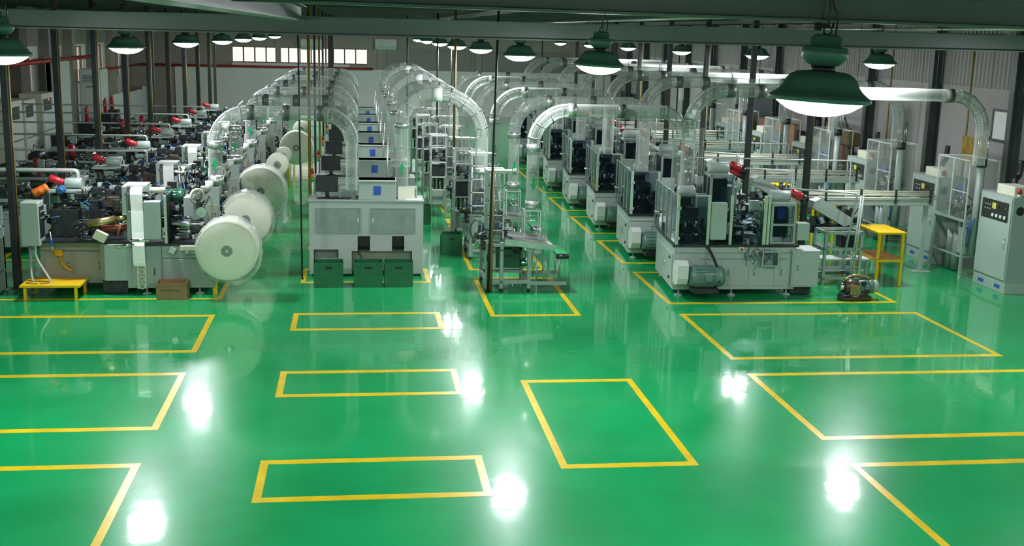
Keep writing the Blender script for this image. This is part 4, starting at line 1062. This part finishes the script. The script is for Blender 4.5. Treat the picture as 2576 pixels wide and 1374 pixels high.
for k, y in enumerate(CY):
    lab = 'grey control cabinet with black dial panel, %s along the right wall' % ordinal(k, 7)
    if cc0 is None: cc0 = control_cabinet(lab, (13.1, y, 0))
    else: dup(cc0, (13.1, y, 0), lab)
def enclosure(label, loc):
    t = thing('clear_enclosure', loc, label, 'enclosure', 'clear acrylic enclosures between the cabinets')
    # x 0..0.7, y 0..1.4
    for x, y in ((.02, .02), (.02, 1.36), (.66, .02), (.66, 1.36)): G().box(x-.025, y-.025, .03, x+.025, y+.025, 1.22).build('leg', 'palegrey', t)
    for x, y in ((.02, .02), (.02, 1.36)): G().cyl((x, y, 0), (x, y, .03), .03, n=10).build('foot_pad', 'white', t)
    G().frame(-.01, -.01, 1.22, .70, 1.40, 1.28, .05, 'z').build('table_frame', 'palegrey', t)
    G().frame(-.005, 0, .45, .69, 1.38, .48, .03, 'z').build('lower_rail', 'palegrey', t)
    g = G()
    for x, y in ((.01, .01), (.01, .70), (.01, 1.37), (.67, .01), (.67, 1.37)): g.box(x-.012, y-.012, 1.28, x+.012, y+.012, 2.55)
    g.frame(-.002, -.002, 2.54, .682, 1.382, 2.565, .024, 'z').box(-.002, 0, 1.85, .022, .7, 1.87); fr = g.build('enclosure_frame', 'white', t)
    for a in ((.004, .02, 1.3, .01, .69, 2.54), (.004, .71, 1.3, .01, 1.36, 2.54), (.03, .004, 1.3, .66, .01, 2.54), (.03, 1.37, 1.3, .66, 1.376, 2.54)):
        G().box(*a).build('enclosure_pane', 'acrylic', fr)
    G().box(.02, .02, 2.548, .66, 1.36, 2.554).build('enclosure_pane', 'acrylic', fr)
    G().cyl((.16, -.16, .55), (.16, -.16, 2.55), .085, n=18).build('air_column', 'grey', t)
    G().cyl((.16, -.16, 2.45), (.16, -.16, 2.62), .11, n=18).build('column_head', 'darkm', t)
    G().box(.2, .62, 1.75, .21, .8, 1.98).build('blue_label', 'blue', t)
    G().box(.10, .05, .50, .55, .40, 1.1, .01).build('pump_box', 'palegrey', t)
    for y in (.85, 1.1): G().cyl((.35, y, .02), (.35, y, .9), .10, n=16).build('air_bottle', 'grey', t)
    place_clutter(clutter(random.Random(51), .08, .1, 1.3, .6, 1.3, 1.55, 34, .06), t)
    g = G()
    for i in range(5): g.tube(spline([(.1, -.1-.03*i, 1.35), (.02, -.15-.03*i, 1.15), (.06, -.12, .85), (.1, -.05+.02*i, .7)], 5), .010, 5)
    g.build('blue_hose', 'bluehose', t)
    g = G()
    for i in range(4): a = i*math.pi/2; g.cyl((.16+.11*math.cos(a), -.16+.11*math.sin(a), 2.6), (.16+.11*math.cos(a), -.16+.11*math.sin(a), 3.1), .012, n=6)
    g.build('column_rods', 'steel', t)
    return t
en0 = None
for k, y in enumerate([23.15, 26.9, 30.7, 34.6, 38.5, 42.3]):
    lab = 'clear acrylic enclosure on a pale stand by the right wall, %s' % ordinal(k, 6)
    if en0 is None: en0 = enclosure(lab, (13.0, y, 0))
    else: dup(en0, (13.0, y, 0), lab)

# ------------------------------------------------------------------ outfeed conveyors, frames
def conveyor(label, loc):
    t = thing('outfeed_conveyor', loc, label, 'conveyor', 'outfeed conveyors right of the right machines')
    # x 0..3.1
    for z, y in ((1.74, 0), (1.68, -.05), (1.74, .28), (1.80, .14)): G().cyl((.1, y, z), (3.05, y, z-.02), .021, n=10).build('guide_rail', 'cream', t)
    G().box(0, -.04, 1.50, 3.0, .30, 1.62, .01).build('conveyor_deck', 'palegrey', t)
    for x in (.5, 1.3, 2.1, 2.9): G().box(x-.02, -.08, 1.55, x+.02, -.04, 1.86).build('rail_bracket', 'darkm', t)
    for x in (1.0, 2.9): G().box(x-.04, .06, .02, x+.04, .14, 1.5).box(x-.2, .0, 0, x+.2, .2, .02).build('conveyor_leg', 'palegrey', t)
    G().prism([(.05, 1.66), (.20, 1.72), (.92, 1.30), (.88, 1.16), (.75, 1.12), (.02, 1.52)], 'y', -.55, -.25).build('inclined_chute', 'palegrey', t)
    G().box(.15, -.5, 1.02, 1.0, -.2, 1.12, .01).box(.1, -.4, .95, .4, -.2, 1.3, .01).build('transfer_head', 'black', t)
    place_clutter(clutter(random.Random(61), .1, -.5, 1.1, 1.3, -.05, 1.5, 34, .07), t)
    return t
co0 = None
for k in range(6):
    y = 23.75+3.86*k; lab = 'outfeed conveyor with bright guide rails right of the right machines, %s' % ordinal(k, 6)
    if co0 is None: co0 = conveyor(lab, (9.55, y, 0))
    else: dup(co0, (9.55, y, 0), lab)
def stand(label, loc):
    t = thing('stacking_frame', loc, label, 'frame', 'grey stacking frames right of the right machines')
    for x, y in ((0, 0), (.78, 0), (0, .55), (.78, .55)): G().box(x, y, 0, x+.06, y+.05, 1.12).build('upright', 'palegrey', t)
    for z in (.10, .72, 1.06): G().frame(0, 0, z, .84, .60, z+.06, .05, 'z').build('frame_rail', 'palegrey', t)
    G().box(-.05, .08, .50, 1.05, .52, .53).build('white_shelf', 'white', t); G().box(-.05, .08, .27, .95, .5, .30).build('white_shelf', 'white', t)
    for x, y in ((1.0, .12), (1.0, .45)): G().box(x, y, 0, x+.04, y+.04, .5).build('shelf_leg', 'grey', t)
    for x in (.55, .60): G().cyl((x+.06, -.02, .1), (x+.15, -.02, 1.88), .02, n=8).build('vertical_pipe', 'pipegrey', t)
    g = G()
    for i in range(18): g.ring((.52, .15, .15+.05*i), (0, 0, 1), .035, .008, 10, 4)
    g.build('spring_hose', 'darkm', t)
    G().box(.45, .2, .74, .75, .5, 1.02, .01).build('valve_block', 'darkm', t)
    return t
st0 = None
for k in range(5):
    y = 22.55+3.86*k; lab = 'grey stacking frame with white shelves beside the right machines, %s' % ordinal(k, 5)
    if st0 is None: st0 = stand(lab, (9.62, y, 0))
    else: dup(st0, (9.62, y, 0), lab)
# air pipes with an elbow
def air_pipe(label, pts, r=.022, mat='pipegrey'):
    o = G().tube(spline(pts, 3) if False else pts, r, 8).build('air_pipe', mat); tag(o, label, 'pipe', 'thin galvanised air pipes over the machines'); return o
def elbow(p0, p1, p2, rr=.08, n=5):
    p0, p1, p2 = Vector(p0), Vector(p1), Vector(p2); a = (p0-p1).normalized(); b = (p2-p1).normalized(); out = [p0]
    for i in range(n+1):
        t = i/n; out.append((p1+a*rr)*(1-t)**2+p1*2*t*(1-t)+(p1+b*rr)*t*t)
    return out+[p2]
for k in range(5):
    y = 22.95+3.86*k
    air_pipe('galvanised air pipe bending down at the stacking frame, %s on the right' % ordinal(k, 5), elbow((8.75, y-.1, 1.98), (10.22, y-.45, 1.93), (10.02, y-.45, .35)))
for k in range(4):
    y = 24.6+3.86*k
    air_pipe('thin air pipe above the outfeed conveyors, %s on the right' % ordinal(k, 4), elbow((7.2, y, 2.42), (11.05, y+.2, 2.36), (11.05, y+.2, 0.0)), .016)
for k in range(6):
    y = 23.05+P*k; xe = -5.35 if k != 1 else -4.7
    air_pipe('galvanised air pipe bending down at the left machines, %s' % ordinal(k, 6), elbow((-12.6, y, 2.2), (xe, y, 2.2), (xe, y, 1.05)), .045 if k == 0 else .026)

# yellow table, yellow step, pump, carton
def yellow_table(label, loc):
    t = thing('yellow_table', loc, label, 'table', 'yellow steel tables right of the right machines')
    for x, y in ((.0, .0), (.52, .0), (0.0, .95), (.52, .95)): G().box(x, y, 0, x+.05, y+.05, 1.10).build('leg', 'yellow', t)
    G().box(-.02, -.02, 1.10, .60, 1.02, 1.145, .004).build('table_top', 'yellow', t)
    G().box(-.01, -.01, .56, .58, 1.01, .585).build('lower_shelf', 'yellowwear', t, 'worn rust coloured lower shelf')
    G().frame(-.012, -.012, .52, .582, 1.012, .56, .03, 'z').build('shelf_frame', 'yellow', t)
    return t
yt = yellow_table('yellow two tier steel table beside the nearest control cabinet', (10.7, 22.35, 0))
dup(yt, (10.72, 26.0, 0), 'yellow two tier steel table behind the nearest stacking frame')
dup(yt, (11.1, 29.85, 0), 'yellow two tier steel table behind the second conveyor')
t = thing('yellow_step', (-6.1, 21.42, 0), 'low yellow steel step platform before the nearest left machine', 'platform')
G().box(0, 0, .245, 1.06, .80, .29, .004).build('step_top', 'yellow', t)
for x, y in ((.06, .04), (.96, .0), (.06, .70), (.96, .70)): G().box(x, y, 0, x+.05, y+.05, .245).build('leg', 'yellow', t)
o = G().tube([(.27+.20*math.cos(a*.3), .22+.10*math.sin(a*.3), 0) for a in range(-4, 17)], .008, 6).build('hose_loop', 'brown'); tag(o, 'thin dark hose lying in a loop on the yellow step', 'hose', loc=(-6.1, 21.42, .2985))
t = thing('vacuum_pump', (9.36, 21.2, 0), 'oily vacuum pump with motor on the floor right of the nearest machine', 'pump'); t.scale = (1.12, 1.12, 1.15)
G().box(.08, -.14, 0, .62, .16, .07, .02).build('pump_base', 'oily', t)
G().lathe([(.09, -.2), (.13, -.17), (.13, .02), (.10, .04), (.10, .2)], (.34, 0, .22), (1, 0, 0), 20).build('pump_body', 'oily', t)
motor(t, (.52, .02, .22), (1, 0, 0), .12, .30, 'motorgreen', 'pump_motor')
G().box(.20, -.16, .10, .38, -.08, .27, .01).build('gear_case', 'brass', t)
G().cyl((.04, -.02, .22), (.14, -.02, .22), .075, n=16).build('pump_inlet', 'steel', t)
G().lathe([(.12, 0), (.10, .10), (.06, .12)], (.66, .02, .22), (1, 0, 0), 18).build('fan_cowl', 'grey', t)
G().tube(spline([(.14, 0, .34), (.3, .03, .40), (.5, .03, .39), (.62, .02, .35)], 5), .03, 8).build('pump_pipe', 'brass', t)
place_clutter(clutter(random.Random(71), .1, -.12, .08, .6, .12, .36, 16, .04), t)
t = thing('cardboard_box', (-3.43, 21.68, 0), 'open brown cardboard box before the nearest left machine', 'box')
x, y, h, w = .275, .19, .31, .008
G().box(-x, -y, 0, x, y, .01).box(-x, -y, .01, x, -y+w, h).box(-x, y-w, .01, x, y, h).box(-x, -y+w, .01, -x+w, y-w, h).box(x-w, -y+w, .01, x, y-w, h).build('carton', 'card', t)
G().box(-x+.01, -y+.01, .18, x-.01, y-.01, .20).build('carton_contents', 'cardin', t)
G().box(-x-.004, -y-.004, h-.012, x+.004, -y+.002, h).build('carton_edge', 'card', t)
cu = bpy.data.curves.new('carton_print', 'FONT'); cu.body = 'VERTBAPELLZ'; cu.size = .058; cu.align_x = 'CENTER'; cu.extrude = .0008
to = bpy.data.objects.new('carton_print_curve', cu); COL.objects.link(to)
dg = bpy.context.evaluated_depsgraph_get(); dg.update()
me = bpy.data.meshes.new_from_object(to.evaluated_get(dg)); bpy.data.objects.remove(to)
me.materials.clear(); me.materials.append(M['ink'])
po = bpy.data.objects.new('carton_print', me); COL.objects.link(po); po.parent = t; po.rotation_euler = (math.pi/2, 0, 0); po.location = (-.02, -y-.0012, .15)

# ------------------------------------------------------------------ left side beyond the left machines
def feeder(label, loc, seed):
    rng = random.Random(seed)
    t = thing('feeding_unit', loc, label, 'machine', 'dark feeding units left of the left machines')
    # x 0..2.6, y 0..2.2
    G().box(0, 0, .15, 2.4, 1.7, .75, .01).build('unit_body', 'tarp' if seed % 2 else 'grey', t)
    for x, y in ((.05, .05), (2.28, .05), (.05, 1.58), (2.28, 1.58)): G().box(x, y, 0, x+.07, y+.07, 1.2).build('upright', 'grey', t)
    for z in (.80, 1.15):
        for y in (0, 1.64): G().box(0, y, z, 2.4, y+.06, z+.06).build('cross_rail', 'grey', t)
    G().box(.1, .2, 1.0, 1.6, 1.5, 1.06, .01).build('feed_table', 'tarp', t)
    G().cyl((.4, .3, 1.25), (.4, 1.4, 1.25), .16, n=18).build('feed_drum', 'black', t)
    G().cyl((1.9, .3, 1.3), (1.9, 1.2, 1.3), .10, n=16).build('steel_roller', 'steel', t)
    G().cyl((1.2, 1.3, 1.06), (1.2, 1.3, 1.06+rng.uniform(.4, .7)), .09, n=14).build('red_cylinder', 'red', t)
    G().box(.5, 1.25, 1.06, 1.0, 1.6, 1.3, .01).build('dark_case', 'darkm', t)
    place_clutter(clutter(random.Random(seed+80), .1, .1, .8, 2.3, 1.6, 1.45, 70, .12), t)
    return t
for k in range(6): feeder('low dark green feeding unit left of the left machines, %s' % ordinal(k, 6), (-9.4, 22.2+P*(k+1), 0), k+2)
def wall_cabinet(label, x, y, w, h, d=.8, led=False):
    t = thing('switch_cabinet', (x, y, 0), label, 'cabinet', 'switch cabinets along the left wall')
    G().box(-d, 0, 0, 0, w, h, .01).build('cabinet_body', 'cream', t)
    dd = G().box(.001, .04, .08, .02, w-.04, h-.06, .004).build('door', 'white', t); handle(dd, (.02, .12, h*.5), .16, off=(1, 0, 0))
    G().box(.02, .10, h*.74, .028, w*.72, h*.92).build('instrument_panel', 'panelblack', t)
    G().box(.02, .06, h*.42, .026, w-.06, h*.45).build('vent_strip', 'frosted', t)
    if led: G().cyl((.028, w*.5, h*.9), (.035, w*.5, h*.9), .03, n=10).build('red_lamp', 'indicator', t)
    return t
wall_cabinet('cream switch cabinet by the left wall, nearest of three', -11.4, 40.2, 1.5, 2.35)
wall_cabinet('cream switch cabinet by the left wall, middle of three', -11.4, 42.0, 1.4, 2.3)
wall_cabinet('cream switch cabinet with a red lamp by the left wall, farthest of three', -11.4, 44.3, 1.7, 2.4, led=True)
t = thing('floor_air_conditioner', (-12.4, 54.6, 0), 'tall white floor standing air conditioner before the left wall', 'air conditioner')
G().box(0, 0, 0, .95, 1.5, 2.95, .03).build('case', 'white', t)
for i in range(5): G().box(.15, -.012, 2.35+.07*i, .80, -.001, 2.39+.07*i).build('louvre', 'frosted', t)
G().box(.3, -.012, 2.12, .75, -.001, 2.2).build('display_strip', 'frosted', t)
t = thing('tall_white_panel', (-12.5, 49.4, 0), 'tall white panel door leaning before the left wall between brown columns', 'panel')
G().box(0, 0, 0, .2, 3.2, 3.55, .01).build('panel_sheet', 'white', t)
for yy in (.0, 3.14): G().box(-.02, yy, 0, .24, yy+.06, 3.6).build('panel_edge', 'frosted', t)
for i, (x, y) in enumerate(((-10.6, 43.5), (-10.9, 49.0), (-11.2, 54.0), (-11.3, 56.0))):
    t = thing('red_gas_cylinder', (x, y, 0), 'red gas cylinder on a stand near the left wall, %s' % ordinal(i, 4), 'gas cylinder', 'red gas cylinders near the left wall')
    G().lathe([(.07, 1.05), (.08, 1.07), (.08, 1.55), (.06, 1.62), (.03, 1.65), (.03, 1.72), (.0001, 1.72)], n=18).build('cylinder_body', 'red', t)
    G().box(-.3, -.3, 0, .3, .3, 1.06, .02).build('stand', 'darkm', t)
for i, (x, y, w, h) in enumerate(((-11.8, 58.3, 3.0, 1.6), (-11.8, 62.8, 3.2, 1.5), (-11.8, 66.6, 2.6, 1.6))):
    o = G().box(0, 0, 0, .12, w, h, .01).build('low_partition', 'white'); tag(o, 'low white partition panel by the left wall, %s' % ordinal(i, 3), 'partition', 'low white partitions by the left wall', (x, y, 0))
o = G().box(0, 0, 0, 1.1, .5, .5, .02).build('white_block', 'white'); tag(o, 'white low cabinet at the far end of the left aisle', 'cabinet', loc=(-2.95, 61.2, 0))
o = G().box(-.3, -.25, 0, .3, .25, .015).build('paper_stack', 'paper'); tag(o, 'white paper sheet on a feeding unit left of the machines', 'paper', loc=(-8.5, 37.95, 1.06))

# ------------------------------------------------------------------ back and right wall things
for i, (x, z) in enumerate(((-2.65, 3.75), (1.65, 3.85))):
    t = thing('wall_air_unit', (x, YB, z), 'white wall mounted air unit on the back wall, %s' % ('left one' if i == 0 else 'right one'), 'air unit', 'white air units on the back wall')
    G().prism([(-.5, 0.0), (-.62, .25), (-.62, .60), (-.001, .60), (-.001, 0.0)], 'x', -.62, .62).build('case', 'white', t)
    for j in range(3): G().box(-.5, -.635, .30+.09*j, .5, -.621, .34+.09*j).build('louvre', 'frosted', t)
def board(label, y0, y1, z0, z1, mat, cat='board'):
    t = thing('wall_board', (XR, y0, z0), label, cat); G().box(-.05, 0, 0, -.002, y1-y0, z1-z0).build('board_face', mat, t)
    G().frame(-.07, -.04, -.04, -.051, y1-y0+.04, z1-z0+.04, .06, 'x').build('board_frame', 'column', t); return t
board('dark blue board on the right wall behind the middle cabinets', 41.2, 44.0, 1.6, 2.85, 'bluedoor')
board('dark framed pale notice board on the right wall nearest the camera', 25.85, 26.5, 2.75, 3.45, 'wallwhite')
board('dark framed pale notice board at the right edge of the photo', 24.2, 24.9, 2.75, 3.45, 'wallwhite')
board('black board on the far end of the right wall', 61, 67, .6, 1.8, 'black')
o = G().box(0, 0, 0, .02, 1.05, .62).build('amber_sheet', 'amber'); t = o
tag(o, 'shiny amber plastic sheet hanging behind the nearest clear enclosure', 'sheet', loc=(14.3, 24.9, 2.25))
for i, (y, w, h) in enumerate(((37.9, 3.6, 2.15), (43.0, 2.2, 2.1), (33.8, 2.2, 1.9))):
    t = thing('terracotta_partition', (14.75, y, 0), 'terracotta coloured board leaning by the right wall, %s' % ['longest', 'far one', 'near one'][i], 'partition', 'terracotta boards by the right wall')
    G().box(0, 0, 0, .1, w, h, .01).build('board_sheet', 'terracotta', t)
    G().box(-.02, 0, h, .12, w, h+.04).build('board_cap', 'brown', t)
t = thing('drill_press', (14.35, 32.4, 0), 'brown and yellow drill press standing by the right wall column', 'machine')
G().box(-.3, -.3, 0, .3, .3, .1, .02).build('base', 'brown', t); G().cyl((0, .1, .1), (0, .1, 2.5), .07, n=14).build('column', 'brown', t)
G().box(-.25, -.4, 2.0, .15, .25, 2.4, .05).build('head', 'brown', t); G().cyl((-.05, -.3, 1.55), (-.05, -.3, 2.0), .05, n=12).build('spindle', 'darkm', t)
G().box(-.3, -.45, 1.2, .25, .15, 1.27).build('table', 'darkm', t); G().tube(spline([(0, .1, 2.4), (-.1, .3, 2.8), (.05, .45, 2.6), (.1, .3, 2.0)], 6), .02, 6).build('cable', 'black', t)
t = thing('timber_rack', (14.5, 34.4, 0), 'brown timber gallows frame by the right wall', 'rack')
for y in (0, 1.5): G().box(0, y, 0, .08, y+.08, 2.7).build('post', 'brown', t)
G().box(0, -.1, 2.7, .08, 1.68, 2.8).build('crossbeam', 'brown', t)
for y0, y1 in ((.08, .4), (1.5, 1.18)): G().bar((.04, y0, 2.35), (.04, y1, 2.70), .06).build('brace', 'brown', t)
G().box(-.1, .4, 1.2, .2, 1.1, 2.2, .03).build('bundle', 'brown', t)

t = thing('tool_cabinet', (-7.35, 21.95, 0), 'grey open tool cabinet at the left edge beside the nearest pole', 'cabinet')
for z0, z1 in ((.03, .36), (.42, 1.02)):
    G().frame(0, 0, z0, .75, .5, z1, .06, 'y').build('shelf_frame', 'palegrey', t); G().box(.06, .4, z0+.06, .69, .42, z1-.06).build('back_panel', 'black', t)
    G().box(.12, .15, z0+.07, .5, .38, z0+.22, .01).build('stored_part', 'oily', t)
for x in (0, .70): G().box(x, .42, 0, x+.05, .5, 1.6).build('upright', 'grey', t)
G().box(0, .1, 1.2, .75, .5, 1.24).build('top_shelf', 'grey', t)
